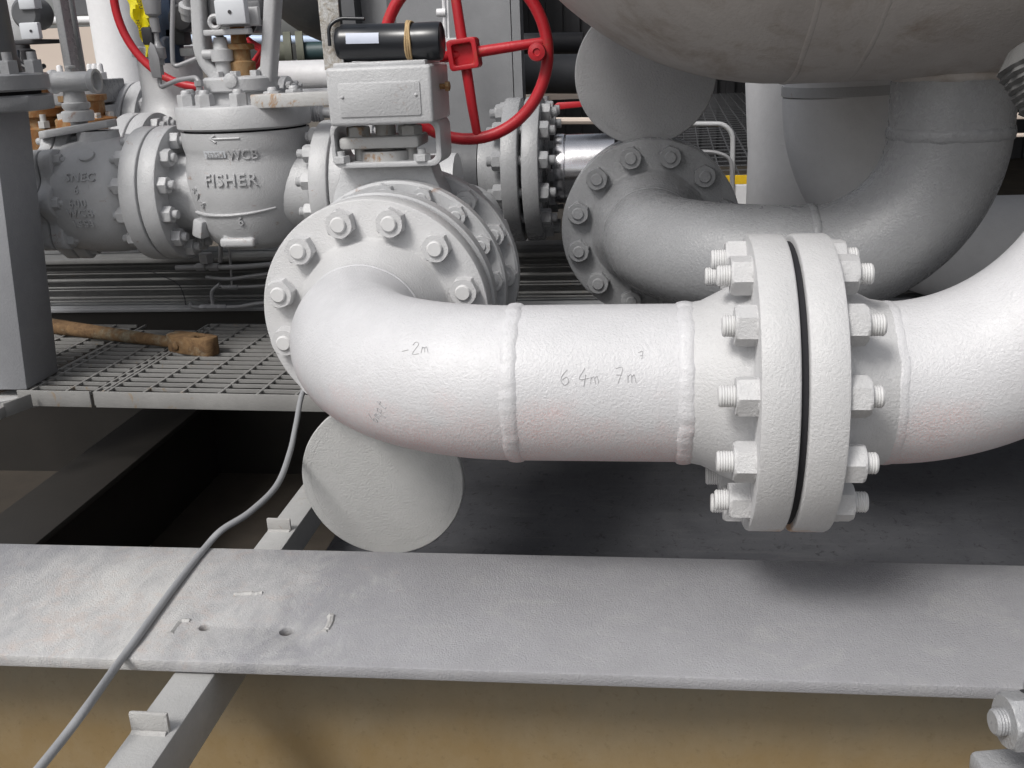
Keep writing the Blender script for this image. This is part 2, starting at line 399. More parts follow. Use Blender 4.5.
def elbow(parent, start, d0, d1, R, r, mat='main', n=64, seg=40):
    """90 degree bend leaving start along d0, ending along d1"""
    d0 = V(d0); d1 = V(d1); c = V(start) + d1 * R
    pts = [c - d1 * R * math.cos(t) + d0 * R * math.sin(t) for t in [PI / 2 * i / seg for i in range(seg + 1)]]
    part('elbow', G().tube(pts, r, n), mat, parent); return pts[-1]
def run(parent, a, b, r, mat='main', name='pipe', n=64):
    a = V(a); b = V(b); return part(name, G().lathe([(r, 0), (r, (b - a).length)], a, b - a, n), mat, parent)
def text_mesh(txt, size, depth, bold=.0, spacing=1.0):
    cu = bpy.data.curves.new('t', 'FONT'); cu.body = txt; cu.size = size; cu.extrude = depth; cu.offset = min(bold, size * .012); cu.align_x = 'CENTER'; cu.resolution_u = 3
    cu.space_character = spacing; cu.bevel_depth = 0
    o = bpy.data.objects.new('t', cu); COL.objects.link(o); bpy.context.view_layer.update()
    dg = bpy.context.evaluated_depsgraph_get(); me = bpy.data.meshes.new_from_object(o.evaluated_get(dg))
    bpy.data.objects.remove(o); bpy.data.curves.remove(cu); return me
def lettering(parent, txt, size, fn, mat, depth=.002, bold=.0, rot=0., name='lettering', spacing=1.05, cut=None):
    """text wrapped on a surface: fn(u, v, h) -> world point"""
    me = text_mesh(txt, size, depth, bold, spacing); g = G(); bm2 = bmesh.new(); bm2.from_mesh(me)
    bmesh.ops.triangulate(bm2, faces=bm2.faces[:])
    if size > .02:
        for _ in range(2): bmesh.ops.subdivide_edges(bm2, edges=[e for e in bm2.edges if e.calc_length() > size * .22], cuts=1); bmesh.ops.triangulate(bm2, faces=bm2.faces[:])
    c, s = math.cos(rot), math.sin(rot)
    mp = {}
    for v in bm2.verts:
        x, y = v.co.x, v.co.y - size * .35
        mp[v] = g.bm.verts.new(fn(x * c - y * s, x * s + y * c, v.co.z))
    for f in bm2.faces:
        try: g.bm.faces.new([mp[v] for v in f.verts])
        except ValueError: pass
    bm2.free(); bpy.data.meshes.remove(me)
    return part(name, g, mat, parent, sharp=12)
def rel(x, y, z): return V((x, y, H + z))

# ================================================================== SETTING
g = G(); g.prism([(-300,-300),(300,-300),(300,600),(-300,600)], (0,0,-.5), X3, Y3, (0,0,.5)); struct('ground', g, 'ground')

# ================================================================== MAIN LINE
YR, ZR = 1.33, H - .448
GX = .193
FM = dict(F8); FM.update(R=.2015, bc=.1685, rf=.0045, T=.0515, nut=.0258, sr=.0138)
#                                  # joint plane of the vertical flange pair
c8 = F8
sp = thing('pipe_spool', 'pale grey welded pipe spool with elbow, foreground left of the black flange gap', 'pipe', (-.05, YR, ZR - .21))
JY = YR + .305 + .133
xe = GX - .133                  # weld before right flange
xw = -.172
ex = xw - .305
flange(sp, (GX - .0003, YR, ZR), (-1,0,0), FM, 'main_fl_r'); 
run(sp, (xw, YR, ZR), (xe, YR, ZR), .1095)
end = elbow(sp, (xw, YR, ZR), (-1,0,0), (0,1,0), .305, .1095)
flange(sp, (ex, JY, ZR), (0,-1,0))
weld(sp, (xe, YR, ZR), X3, .1095, .0125, .0042); weld(sp, (xw, YR, ZR), X3, .1095, .0125, .0036); weld(sp, (ex, YR + .305, ZR), Y3, .1095, .007, .002)
studs(sp, (GX, YR, ZR), (1,0,0), .0515, .0515, FM, ang0=17)
FE = dict(F8); FE.update(pro=.006, nh=.024)
studs(sp, (ex, JY, ZR), (0,-1,0), .053, .075, FE)
# pencil marks
def on_run(x0, ang0):
    def fn(u, v, h):
        t = ang0 + v / .1095; return V((x0 + u, YR, ZR)) + V((0, -math.cos(t), math.sin(t))) * (.1097 + h * .15)
    return fn
STROKES = {'6': [[(.5,1),(.15,.6),(.05,.25),(.3,0),(.55,.2),(.4,.45),(.1,.3)]], '.': [[(.2,.0),(.25,.04)]], '4': [[(.4,1),(.0,.35),(.65,.4)],[(.45,.65),(.35,-.15)]],
 'm': [[(0,0),(.05,.5)],[(.05,.35),(.2,.5),(.27,0)],[(.27,.35),(.42,.5),(.52,0)]], '7': [[(0,.95),(.5,1),(.2,0)],[(.1,.5),(.45,.55)]], '-': [[(0,.4),(.5,.45)]],
 '2': [[(.05,.75),(.3,1),(.5,.75),(.05,.05),(.6,.0)]], 'p': [[(.05,.55),(0,-.4)],[(.05,.45),(.35,.55),(.35,.15),(.05,.1)]], 't': [[(.2,.9),(.15,0),(.35,.0)],[(0,.6),(.45,.62)]], ' ': []}
def scrawl(txt, size, fn, rot=0., r=.00045):
    g = G(); x = 0; c, s_ = math.cos(rot), math.sin(rot)
    for ch in txt:
        for st in STROKES[ch]:
            q = [(p[0] + x + random.uniform(-.04, .04), p[1] + random.uniform(-.04, .04)) for p in st]
            q = smooth([V((a_, b_, 0)) for a_, b_ in q], 4)
            g.tube([fn((p.x * c - p.y * s_) * size, (p.x * s_ + p.y * c) * size, 0) for p in q], r, 5)
        x += .42 if ch == '.' else .78
    part('handwriting', g, 'pen', sp)
scrawl('6.4m 7m', .020, on_run(P(560, 386, 1.29).x, .30), .03); scrawl('7', .010, on_run(P(640, 352, 1.29).x, .60), .2)
def on_elbow(th, ph):
    c = V((xw, YR + .305, ZR))
    def fn(u, v, h):
        a = th + u / .36; b = ph + v / .1095                # a: angle round the bend, b: round the pipe
        d = V((-math.sin(a), -math.cos(a), 0)); return c + d * .305 + (d * math.cos(b) + Z3 * math.sin(b)) * (.1097 + h * .15)
    return fn
def on_el2(th, ph):
    f0 = on_elbow(th, ph)
    return lambda u, v, h: f0(-u, v, h)
scrawl('-2m', .017, on_el2(.38, .58), .25); scrawl('6mpt', .015, on_el2(.50, -.40), .95)

sr = thing('pipe_spool', 'pale grey pipe spool right of the black flange gap, bending up at the right edge', 'pipe', (.45, YR, ZR - .21))
flange(sr, (GX + .0003, YR, ZR), (1,0,0), FM, 'main_fl_r')
x1 = GX + .133
weld(sr, (x1, YR, ZR), X3, .1095, .009, .0016)
e = elbow(sr, (x1, YR, ZR), (1,0,0), (0,0,1), .305, .1095)
run(sr, e, e + V((0,0,.12)), .1095)
weld(sr, e, Z3, .1095, .009, .003)
# joint ring widened to a black disc, standing in for shade in the gap
part('gap_shade_gasket', G().lathe([(.192, -.0042), (.192, .0042)], (GX, YR, ZR), X3, 48), 'gap', sr)

# spectacle blinds: two round plates joined by a neck, one of them clamped in the joint
def blind(loc, lower, mat, label, R, dx):
    t = thing('spectacle_blind', label, 'blind plate', loc, 'spectacle blinds clamped between flanges')
    x, y, z = loc; s = -1 if lower else 1
    cz = z + s * .352; xc = x + dx
    pr = [(R*.4, 0), (R*.874, 0), (R*.88, 0), (R*.8805, .0004), (R*.887, .0004), (R*.8875, 0), (R*.893, 0), (R - .006, 0), (R - .002, 0), (R, .002), (R, .018), (R - .002, .020), (R - .006, .020), (R*.4, .020)]
    part('blind_disc', G().lathe(pr, (xc, y, cz), Y3, 128), mat, t)
    part('spacer_ring', G().lathe([(.13, .002), (.13, .018)], (x, y, z), Y3, 48), mat, t)
    part('neck', G().box(((x + xc)/2, y + .010, (z + cz)/2), (.06, .014, .16), uz=V((xc - x, 0, cz - z)), ux=X3), mat, t)
blind((ex, JY + .001, ZR), True, 'disc', 'round grey blank plate hanging below the left elbow, above the girder', .1635, -.030)

# ================================================================== BALL VALVE behind the left flange
bv = thing('ball_valve', 'pale grey flanged ball valve with gearbox and red handwheel behind the left elbow', 'valve', (ex, JY + .2, ZR - .22))
def lt(g, prof, y0, n=96): return g.lathe(prof, (ex, y0, ZR), Y3, n)
yb = JY + .022
g = G(); lt(g, [(.13, 0), (.2055, 0), (.2095, .004), (.2095, .038), (.2055, .042), (.15, .044), (.15, .06), (.15, .14)], yb); part('flange', g, 'valve', bv)
g = G(); lt(g, [(.15, .128), (.209, .128), (.214, .133), (.214, .160), (.209, .164), (.185, .165), (.18, .175), (.18, .235), (.19, .245), (.19, .25)], yb); part('body', g, 'valve', bv)
g = G(); lt(g, [(.15, .250), (.219, .250), (.224, .255), (.224, .286), (.219, .290), (.15, .292)], yb); part('flange', g, 'valve', bv)
FB = dict(F8); FB.update(bc=.191, nut=.0215, nh=.018, sr=.0115, pro=.005, n=16)
studs(bv, (ex, yb + .146, ZR), (0,-1,0), .018, .018, FB, 'valve', 'valve', ang0=4.5)
FC = dict(F8); FC.update(bc=.198, nut=.0250, nh=.022, pro=.006, n=14)
studs(bv, (ex, yb + .27, ZR), (0,-1,0), .020, .03, FC, 'valve', 'valve', ang0=0)
run(bv, (ex, yb + .27, ZR), (ex, yb + .9, ZR), .11, 'valve')
# top pad of the valve and stem gland
VY = yb + .19
def VP(px, py, dy=0.): return PY(px, py, VY + dy)
topz = VP(385, 162).z
cx = VP(388, 160).x
g = G(); g.prism([(-.125,-.13),(-.112,-.06),(-.098,-.03),(-.092,-.008),(-.088,0),(.088,0),(.092,-.008),(.098,-.03),(.112,-.06),(.125,-.13)], (cx, yb + .166, topz), X3, Z3, (0,.082,0), bev=.006); part('bonnet', g, 'valve', bv)
g = G(); g.lathe([(.052, 0), (.052, .022), (.050, .024)], (cx, VY, topz), Z3, 32); g.lathe([(.02, 0), (.02, .10)], (cx, VY, topz + .02), Z3, 24); part('stem', g, 'valve_rust', bv)
g = G(); g.span((cx - .083, VY - .05, topz + .030), (cx + .075, VY + .05, topz + .053), bev=.006)
part('gland_plate', g, 'valve_rust', bv)
for sx in (-1, 1):
    g = G(); g.hexn((cx + sx * .052, VY - .012, topz + .053), Z3, .024, .018); g.lathe([(.011, -.05), (.011, .05)], (cx + sx * .052, VY - .012, topz + .05), Z3, 14)
    part('gland_nut', g, 'valve_rust', bv)
    g = G(); g.hexn((cx + sx * .08, VY - .05, topz + .006), Z3, .017, .013); g.lathe([(.008, 0), (.008, .022)], (cx + sx * .08, VY - .05, topz + .006), Z3, 12); part('bolt', g, 'valve', bv)
# bracket: rounded U plates either side carrying the gearbox
zb0 = topz + .0; zb1 = VP(385, 124).z
xl = VP(331, 145, -.06).x; xr = VP(441, 145, -.06).x
def rrect(x0, z0, x1_, z1_, r, n=5):
    o = []
    for (cx_, cz_, a) in ((x1_-r, z0+r, -PI/2), (x1_-r, z1_-r, 0), (x0+r, z1_-r, PI/2), (x0+r, z0+r, PI)):
        for i in range(n+1): t = a + PI/2 * i / n; o.append((cx_ + r*math.cos(t), cz_ + r*math.sin(t)))
    return o
g = G(); g.prism(rrect(xl, zb0 - .004, xr, zb1 + .012, .02), (0, VY - .060, 0), X3, Z3, (0, .11, 0), bev=.002, holes=[rrect(xl + .008, zb0 + .006, xr - .010, zb1 + .004, .018)[::-1]])
part('bracket', g, 'valve', bv)
# gearbox
f0 = -.10
c00 = VP(330, 128, f0); c10 = VP(434, 124, f0); ctop = VP(330, 68, f0)
gz0, gz1 = c00.z + .002, ctop.z; gx0, gx1 = c00.x, c10.x
g = G(); g.span((gx0, VY + f0, gz0), (gx1, VY + .075, gz1), bev=.007, seg=3); g.span((gx0 + .012, VY + f0 + .015, gz1 - .002), (gx1 - .012, VY + .06, gz1 + .008), bev=.003)
gb = part('gearbox', g, 'valve', bv)
g = G(); g.prism(rrect(gx0 + .022, gz0 + .016, gx1 - .022, gz1 - .028, .004, 2), (0, VY + f0 - .0025, 0), X3, Z3, (0, .004, 0), bev=.0008)
for sx in (gx0 + .03, gx1 - .03): g.lathe([(.003, 0), (.003, .0015), (.0015, .003)], (sx, VY + f0 - .0025, (gz0 + gz1) / 2), -Y3, 10)
part('nameplate', g, 'valve', gb)
for (qx, qy) in ((gx0 + .02, -.02), (gx0 + .07, .03), (gx1 - .03, -.03), (gx1 - .10, .04)):
    part('bolt', G().hexn((qx, VY + qy, gz1 + .007), Z3, .011, .009), 'valve_rust', gb)
# brass grease nipple on the side
part('nipple', G().lathe([(.006,0),(.006,.01),(.01,.011),(.01,.018),(.005,.02)], (gx1, VY - .02, (gz0+gz1)/2 + .01), X3, 6), 'rustpaint', gb)
# handwheel behind the gearbox
hub = PY(465, 54, VY + .20); RW = .174
hw = part('handwheel', G().tube([hub + V((math.cos(2*PI*i/72), 0, math.sin(2*PI*i/72))) * RW for i in range(72)], .0125, 14, closed=True), 'red', bv)
for a in (6, 96, 186, 276):
    t = math.radians(a); d = V((math.cos(t), 0, math.sin(t)))
    part('spoke', G().tube([hub + d * .02 + V((0,-.012,0)), hub + d * .11 + V((0,-.01,0)), hub + d * RW], [.0115, .0105, .009], 12), 'red', hw)
g = G(); td = math.radians(6); dx = V((math.cos(td), 0, math.sin(td))); dz = V((-math.sin(td), 0, math.cos(td)))
q = .031
def sq(r_, rr): return [(a_, b_) for a_, b_ in rrect(-r_, -r_, r_, r_, rr)]
g.prism(sq(q, .008), hub + V((0, .022, 0)), dx, dz, (0, -.055, 0), bev=.002, holes=[sq(q * .68, .005)[::-1]]); g.prism(sq(q * .7, .004), hub + V((0, .02, 0)), dx, dz, (0, -.035, 0))
part('hub', g, 'red', hw)
kp = PY(537, 52, VY + .17)
part('knob', G().lathe([(.004,-.03),(.008,-.03),(.010,-.02),(.017,-.012),(.019,0),(.017,.008),(.008,.010),(.006,.007),(.0,.007)], kp, -Y3, 20), 'red', hw)
g = G(); g.tube([V((gx1 - .02, VY + .04, gz1 - .03)), V((hub.x - .06, hub.y - .03, hub.z - .005)), hub], .011, 12); part('gear_shaft', g, 'red', bv)

# torch lying on the gearbox
ty = VY - .05
ta, tb = PY(338, 43, ty), PY(443, 41, ty); td_ = (tb - ta).normalized(); TR = .0335
to = thing('torch', 'black plastic torch with white sticker and tan cord, lying on the gearbox', 'torch', (ta + tb) / 2 - V((0,0,TR)))
L_ = (tb - ta).length
part('barrel', G().lathe([(.02,0),(.029,.001),(TR*.97,.006),(TR,.012),(TR,.075),(TR*.985,.077),(TR*.985,L_-.05),(TR,L_-.048),(TR*1.03,L_-.01),(TR*1.0,L_-.003),(.027,L_)], ta, td_, 40), 'black', to)
up = V((0,-.25,1)).normalized()
hp = [ta + td_ * .0 - X3 * .008 + V((0,-.028,-.005)), ta - X3 * .008 + V((0,-.026,.030)), ta + td_ * .012 + V((0,-.02,.043)), ta + td_ * .06 + V((0,-.02,.041))]
part('handle', G().tube(round_path(hp, .012), .0035, 10), 'black', to)
def on_barrel(c0, a0, r):
    uu, vv, aa = V((0,-1,0)), Z3, td_
    return lambda u, v, h: c0 + aa * u + (uu * math.cos(a0 + v / r) + vv * math.sin(a0 + v / r)) * (r + h)
g = G(); fn = on_barrel(ta + td_ * .056, .22, TR + .0006); N = 6
def patch(g, fn, w_, h_, N=8, th=.0006):
    gr = [[g.bm.verts.new(fn(-w_/2 + w_ * i / N, -h_/2 + h_ * j / N, th)) for j in range(N+1)] for i in range(N+1)]
    for i in range(N):
        for j in range(N): g.bm.faces.new((gr[i][j], gr[i+1][j], gr[i+1][j+1], gr[i][j+1]))
patch(g, fn, .062, .019); part('sticker', g, 'white', to)
g = G()
for k in range(3):
    pts = []
    for i in range(40):
        t = 2*PI*i/40; c0 = ta + td_ * (L_ - .064 + .0035 * k + .0012 * math.sin(3*t + k))
        pts.append(c0 + (V((0,-1,0)) * math.cos(t) + Z3 * math.sin(t)) * (TR + .0015 + .001 * math.sin(5*t + k)))
    g.tube(pts, .0022, 6, closed=True)
part('cord', g, 'rope', to)

# pitted angle post at the left of the gearbox
pp = PY(334, 20, VY + .03)
g = G(); a0_ = PY(329, 95, VY - .06); a1_ = PY(327, -60, VY - .06); b1_ = PY(346, -60, VY - .06)
g.prism([(0,0),(.038,0),(.038,.004),(.004,.004),(.004,.04),(0,.04)], (a0_.x - .002, VY - .066, PY(330, 70, VY - .06).z), X3, Y3, (-.004, 0, .75), bev=.001)
solo('angle_post', g, 'peel', 'narrow pitted steel angle rising beside the black torch', 'post', (a0_.x, VY - .06, a0_.z))

# ================================================================== SECOND LINE (behind, darker)
J2 = P(650, 226, 2.41); z2 = J2.z; x2 = J2.x; y2j = J2.y; Y2 = y2j - .438
s2 = thing('pipe_spool', 'mid grey double elbow spool rising into the vessel behind the pale pipe', 'pipe', (x2 + .3, Y2, z2 - .11))
flange(s2, (x2, y2j, z2), (0,-1,0), mat='grey')
elbow(s2, (x2, y2j - .133, z2), (0,-1,0), (1,0,0), .305, .1095, 'grey')
xm = x2 + .305
weld(s2, (xm, Y2, z2), X3, .1095, .009, .003, 'grey'); weld(s2, (x2, y2j - .133, z2), Y3, .1095, .007, .002, 'grey')
e2 = elbow(s2, (xm, Y2, z2), (1,0,0), (0,0,1), .24, .1095, 'grey')
run(s2, e2, e2 + V((0,0,.16)), .1095, 'grey'); weld(s2, e2, Z3, .1095, .013, .0035, 'grey')
studs(s2, (x2, y2j, z2), (0,-1,0), .053, .075, f=FE, mat='grey', tm='grey', ang0=15)
blind((x2, y2j + .001, z2), False, 'disc2', 'round grey blank plate standing upright under the vessel', .162, -.012)
g2 = thing('pipe_spool', 'grey flanged pipe end behind the round upright blank plate', 'pipe', (x2, y2j + .4, z2 - .2))
flange(g2, (x2, y2j + .023, z2), (0,1,0), mat='grey'); run(g2, (x2, y2j + .156, z2), (x2, y2j + .9, z2), .1095, 'greyd')

# ================================================================== VESSEL
vb = H - .082; VR = .60; vyc = Y2; vx0 = .262
ves = thing('pressure_vessel', 'large brownish grey horizontal vessel with rounded end, overhead right', 'vessel', (1.2, vyc, vb))
pr = []
for i in range(25):
    t = PI / 2 * i / 24; pr.append((VR * math.sin(t) if i else .001, vx0 - VR * math.cos(t)))
part('head', G().lathe(pr, (0, vyc, vb + VR), X3, 128), 'vessel', ves)
part('shell', G().lathe([(VR, vx0), (VR + .001, vx0 + .004), (VR + .001, 4.0)], (0, vyc, vb + VR), X3, 128), 'vessel', ves)
for xx in (vx0, vx0 + .10):
    weld(ves, (xx, vyc, vb + VR), X3, VR, .006, .0022, 'vessel', n=500)
weld(ves, (e2.x, vyc, vb + .008), Z3, .1095, .012, .008, 'vessel')
# shaggy lagged nozzle at the right edge
npos = PY(1108, 66, 1.52)
g = G(); g.lathe([(.10,-.03)] + [(.112 + .004 * (k % 2) + .0012 * k, -.03 + .005 * k) for k in range(14)] + [(.11,.06)], npos, V((-.25,.25,.9)), 90, jit=.005)
part('nozzle_weld', g, 'backbeam', ves)

# ================================================================== PIPES FURTHER BACK UNDER THE VESSEL
p3 = thing('pipe_spool', 'wide smooth grey bend curving down and right behind the double elbow', 'pipe', PY(835, 250, 2.7))
c3 = PY(839, 100, 2.7); z3 = H - .545
run(p3, (c3.x, 2.7, z3 + .40), (c3.x, 2.7, H + .3), .1385, 'whitepipe')
run(p3, (c3.x, 2.7, z3 + .402), (c3.x, 2.7, z3 + .425), .142, 'valve', name='collar')
pts = [V((c3.x + .40 - .40 * math.cos(t), 2.7, z3 + .40 - .40 * math.sin(t))) for t in [PI/2*i/40 for i in range(41)]]
part('elbow', G().tube(pts, .1385, 64), 'whitepipe', p3)
run(p3, pts[-1], pts[-1] + V((.12,0,0)), .1385, 'whitepipe'); flange(p3, pts[-1] + V((.26,0,0)), (-1,0,0), mat='valve')
p4 = thing('pipe', 'tall pale grey tapered pipe behind the wide smooth bend', 'pipe', PY(800, 300, 3.1))
c4 = PY(803, 143, 3.1)
g = G().lathe([(.158,-.75),(.158,-.02),(.160,.0),(.170,.15),(.180,.3),(.180,.6)], c4, Z3, 64); part('pipe', g, 'whitepipe', p4)
weld(p4, c4, V((.15,0,.9)), .159, .008, .003, 'whitepipe')

# ================================================================== SPLIT OFF: rear flange pair and clad pipe
yc = 3.02
jc = PY(527, 170, yc)
q1 = thing('pipe_spool', 'grey flange pair with a black seam, seen edge on beyond the handwheel', 'pipe', jc - V((.1,0,.2)))
flange(q1, (jc.x - .0003, yc, jc.z), (-1,0,0), mat='grey'); flange(q1, (jc.x + .0003, yc, jc.z), (1,0,0), mat='grey', neck=False); studs(q1, (jc.x, yc, jc.z), (1,0,0), .053, .053, mat='grey', tm='grey')
run(q1, (jc.x - .136, yc, jc.z), (jc.x - .45, yc, jc.z), .1095, 'darkgrey')
q2 = thing('clad_pipe', 'shiny aluminium clad pipe running right from the rear flange pair', 'pipe', jc + V((.3,0,-.1)))
part('cladding', G().lathe([(.06,.085),(.098,.085),(.102,.092),(.102,.115),(.098,.118),(.1,.12),(.1,.262),(.088,.272),(.04,.273),(.04,.33)], jc, X3, 64), 'chrome', q2)

# ================================================================== LEFT LINE : control valve and check valve
YL = 2.62
jl = PY(168, 193, YL); zl = jl.z; xj = jl.x
cv = thing('control_valve', 'cast grey globe control valve with raised lettering and a yoke on top', 'valve', (xj + .25, YL, zl - .2))
vx = PY(252, 180, YL).x
flange(cv, (xj + .0003, YL, zl), (1,0,0), F6, 'valve', False); xj2 = vx + .262
flange(cv, (xj2 - .0003, YL, zl), (-1,0,0), F6, 'valve', False)
studs(cv, (xj, YL, zl), (1,0,0), .050, .050, F6, 'valve', 'valve'); studs(cv, (xj2, YL, zl), (1,0,0), .050, .050, F6, 'valve', 'valve')
def zy(py, px=246): return PY(px, py, YL).z
# globe body: rings about Z
zt = zy(128.6); 
prof = [(.10, zy(243)), (.125, zy(235)), (.148, zy(222)), (.156, zy(208)), (.165, zy(196)), (.169, zy(185)), (.169, zy(172)), (.164, zy(160)), (.160, zy(152)), (.163, zy(147)), (.166, zy(142)), (.166, zt)]
def rbody(z):
    for (r0, h0), (r1, h1) in zip(prof, prof[1:]):
        if h0 <= z <= h1: return r0 + (r1 - r0) * (z - h0) / (h1 - h0)
    return prof[-1][0]
g = G().lathe(smooth_prof if False else [(r, z) for r, z in prof], (vx, YL, 0), Z3, 72)
for s_ in (-1, 1):      # necks toward the flanges
    g.lathe([(.12, .06), (.112, .12), (.104, .165), (.106, .205)], (vx, YL, zl), (s_,0,0), 56)
part('body', g, 'valve', cv, sharp=50)
# belly rib and drain boss
g = G()
pts = []
for i in range(25):
    a = math.radians(-52 + 92 * i / 24); zz = zy(203) - .012 * (1 - ((a) / 1.2)**2) ; r = rbody(zz) + .001
    pts.append(V((vx + r * math.sin(a), YL - r * math.cos(a), zz + .012 * (i / 24.) ** 2)))
g.tube(pts, [.0045] * 25, 8); part('rib', g, 'valve', cv)
d = PY(243, 240, YL - .10); g = G(); g.box(d, (.095, .09, .026), bev=.009, seg=3); g.box(d - V((0,0,-.016)), (.08, .07, .02), bev=.006); part('drain_boss', g, 'valve', cv)
d = PY(202, 228, YL - .11); g = G(); g.box(d, (.035, .04, .05), ux=V((1,-.4,-.3)), bev=.008); part('boss', g, 'valve', cv)
# bonnet flange
zf0, zf1 = zy(126), zy(103)
g = G().lathe([(.155, zf0 - .003), (.169, zf0), (.173, zf0 + .004), (.173, zf1 - .006), (.169, zf1 - .001), (.16, zf1), (.15, zf1 + .002)], (vx, YL, 0), Z3, 72); part('bonnet_flange', g, 'valve', cv)
part('seam', G().lathe([(.158, zt - .001), (.158, zf0 - .002)], (vx, YL, 0), Z3, 64), 'gap', cv)
g = G().lathe([(.08, zf1), (.075, zf1 + .03), (.072, zy(91))], (vx, YL, 0), Z3, 40); part('bonnet', g, 'valve', cv)
for k in range(10):
    a = 2 * PI * (k + .5) / 10; c = V((vx + .142 * math.sin(a), YL - .142 * math.cos(a), zf1))
    g = G(); g.hexn(c, Z3, .0235, .03, a0=random.random()); g.lathe([(.0125,.03),(.0125,.036),(.009,.040)], c, Z3, 14); part('stud_bolt', g, 'valve', cv)
# yoke
zr0, zr1 = zy(91), zy(76)
g = G().lathe([(.088, zr0), (.094, zr0 + .004), (.094, zr1 - .006), (.088, zr1), (.05, zr1 + .002)], (vx, YL, 0), Z3, 48)
part('yoke_ring', g, 'valve', cv)
part('boss', G().lathe([(.02,0),(.017,.008),(.008,.011)], PY(231, 81, YL - .088), -Y3, 20), 'valve', cv)
for k in range(8):
    a = 2 * PI * (k + .3) / 8; c = V((vx + .066 * math.sin(a), YL - .066 * math.cos(a), zr1)); part('bolt', G().hexn(c, Z3, .014, .014), 'valve', cv)
def arm(px0, px1, side):
    p = [PY(px0, -120, YL), PY(px0 + (1 if side < 0 else 1), 40, YL), PY(px0 + side * 0, 66, YL), V((vx - side * -.07, YL, zr1 - .015))]
    p = [PY(px0 - 10 if side < 0 else px0 + 12, -150, YL), PY(px0, 58, YL), V((PY(245, 70, YL).x + side * .060, YL, zr1 - .012))]
    path = round_path(p, .05, 8); g = G(); rings = []
    # flat-sided bar : swept rounded rectangle
    for i, q in enumerate(path):
        dd = (path[min(i+1, len(path)-1)] - path[max(i-1, 0)]).normalized(); uu = Y3; vv = dd.cross(uu).normalized()
        rings.append([g.bm.verts.new(q + uu * a_ + vv * b_) for a_, b_ in rrect(-.030, -.017, .030, .017, .010, 3)])
    for i in range(len(rings) - 1):
        m = len(rings[i])
        for k in range(m): g.bm.faces.new((rings[i][k], rings[i][(k+1)%m], rings[i+1][(k+1)%m], rings[i+1][k]))
    g.bm.faces.new(rings[0][::-1]); g.bm.faces.new(rings[-1]); part('yoke_arm', g, 'valve', cv)
arm(203, 200, -1); arm(270, 268, 1)
# packing, stem and clamp between the arms
g = G().lathe([(.034, zr1), (.036, zy(62)), (.026, zy(60)), (.026, zy(50)), (.038, zy(49)), (.038, zy(44)), (.02, zy(43)), (.016, zy(0)), (.016, zy(-150))], (vx + .01, YL, 0), Z3, 28); part('stem', g, 'rustpaint', cv)
c = PY(223, 62, YL - .03); g = G().lathe([(.02,-.04),(.02,0),(.028,.002),(.028,.03),(.02,.032),(.016,.06)], c, Z3, 20); g.lathe([(.012,0),(.012,.05)], c + V((0,0,.02)), -X3, 12); part('lubricator', g, 'valve', cv)
c = PY(232, 12, YL - .07); g = G(); g.box(c, (.078, .03, .058), bev=.004); part('clamp_block', g, 'plate', cv)
part('screw', G().lathe([(.0045,0),(.0045,.002)], c + V((0,-.0155,0)), -Y3, 12), 'dark', cv)
c = PY(215, 22, YL - .06); g = G(); g.tube([c + (X3 * math.cos(t) + Z3 * math.sin(t)) * .014 for t in [2*PI*i/20 for i in range(20)]], .006, 8, closed=True); part('ring', g, 'valve', cv)
c = PY(228, 32, YL - .05); g = G(); g.box(c, (.12, .03, .014), bev=.003); g.box(c + V((.03,.03,.035)), (.10,.04,.045), bev=.004); part('travel_plate', g, 'valve', cv)
g = G(); c = PY(236, 4, YL + .02); g.box(c, (.14,.05,.09), bev=.01); g.box(c + V((.06,-.02,-.02)), (.04,.05,.05), bev=.008); part('actuator_clamp', g, 'darkgrey', cv)
# lettering on the globe
def on_body(px, py):
    p0 = PY(px, py, YL - .17); a0 = math.asin(max(-1, min(1, (p0.x - vx) / .168)))
    def fn(u, v, h):
        z = p0.z + v; r = rbody(z) + h + .0006; a = a0 + u / .17
        return V((vx + r * math.sin(a), YL - r * math.cos(a), z))
    return fn
lettering(cv, 'WCB', .033, on_body(241, 155), 'valve', .0035, .0012)
lettering(cv, 'FISHER', .042, on_body(229, 180), 'valve', .0045, .0016, spacing=1.12)
lettering(cv, '6', .032, on_body(239, 222), 'valve', .004, .0014)
lettering(cv, 'SA-6', .028, on_body(194, 199), 'valve', .0035, .0012, rot=-1.0)
g = G(); patch(g, on_body(213, 155), .062, .018, 8, .003); part('cast_tag', g, 'plate', cv)
lettering(cv, '2625M', .018, on_body(213, 155), 'valve', .0045, .0006)
lettering(cv, 'CS', .020, on_body(284, 187), 'valve', .006, .001)
fnc = on_body(286, 187); g = G(); g.tube([fnc(.018 * math.cos(t), .018 * math.sin(t), .0005) for t in [2*PI*i/32 for i in range(32)]], .0022, 6, closed=True); part('cast_mark', g, 'valve', cv)
fna = on_body(223, 139); g = G(); g.tube([fna(u, 0, .0) for u in (-.035, -.01, .015, .04)], [.003, .003, .003, .003], 6); g.tube([fna(-.022, .009, 0), fna(-.037, 0, 0), fna(-.022, -.009, 0)], .003, 6); part('flow_arrow', g, 'valve', cv)

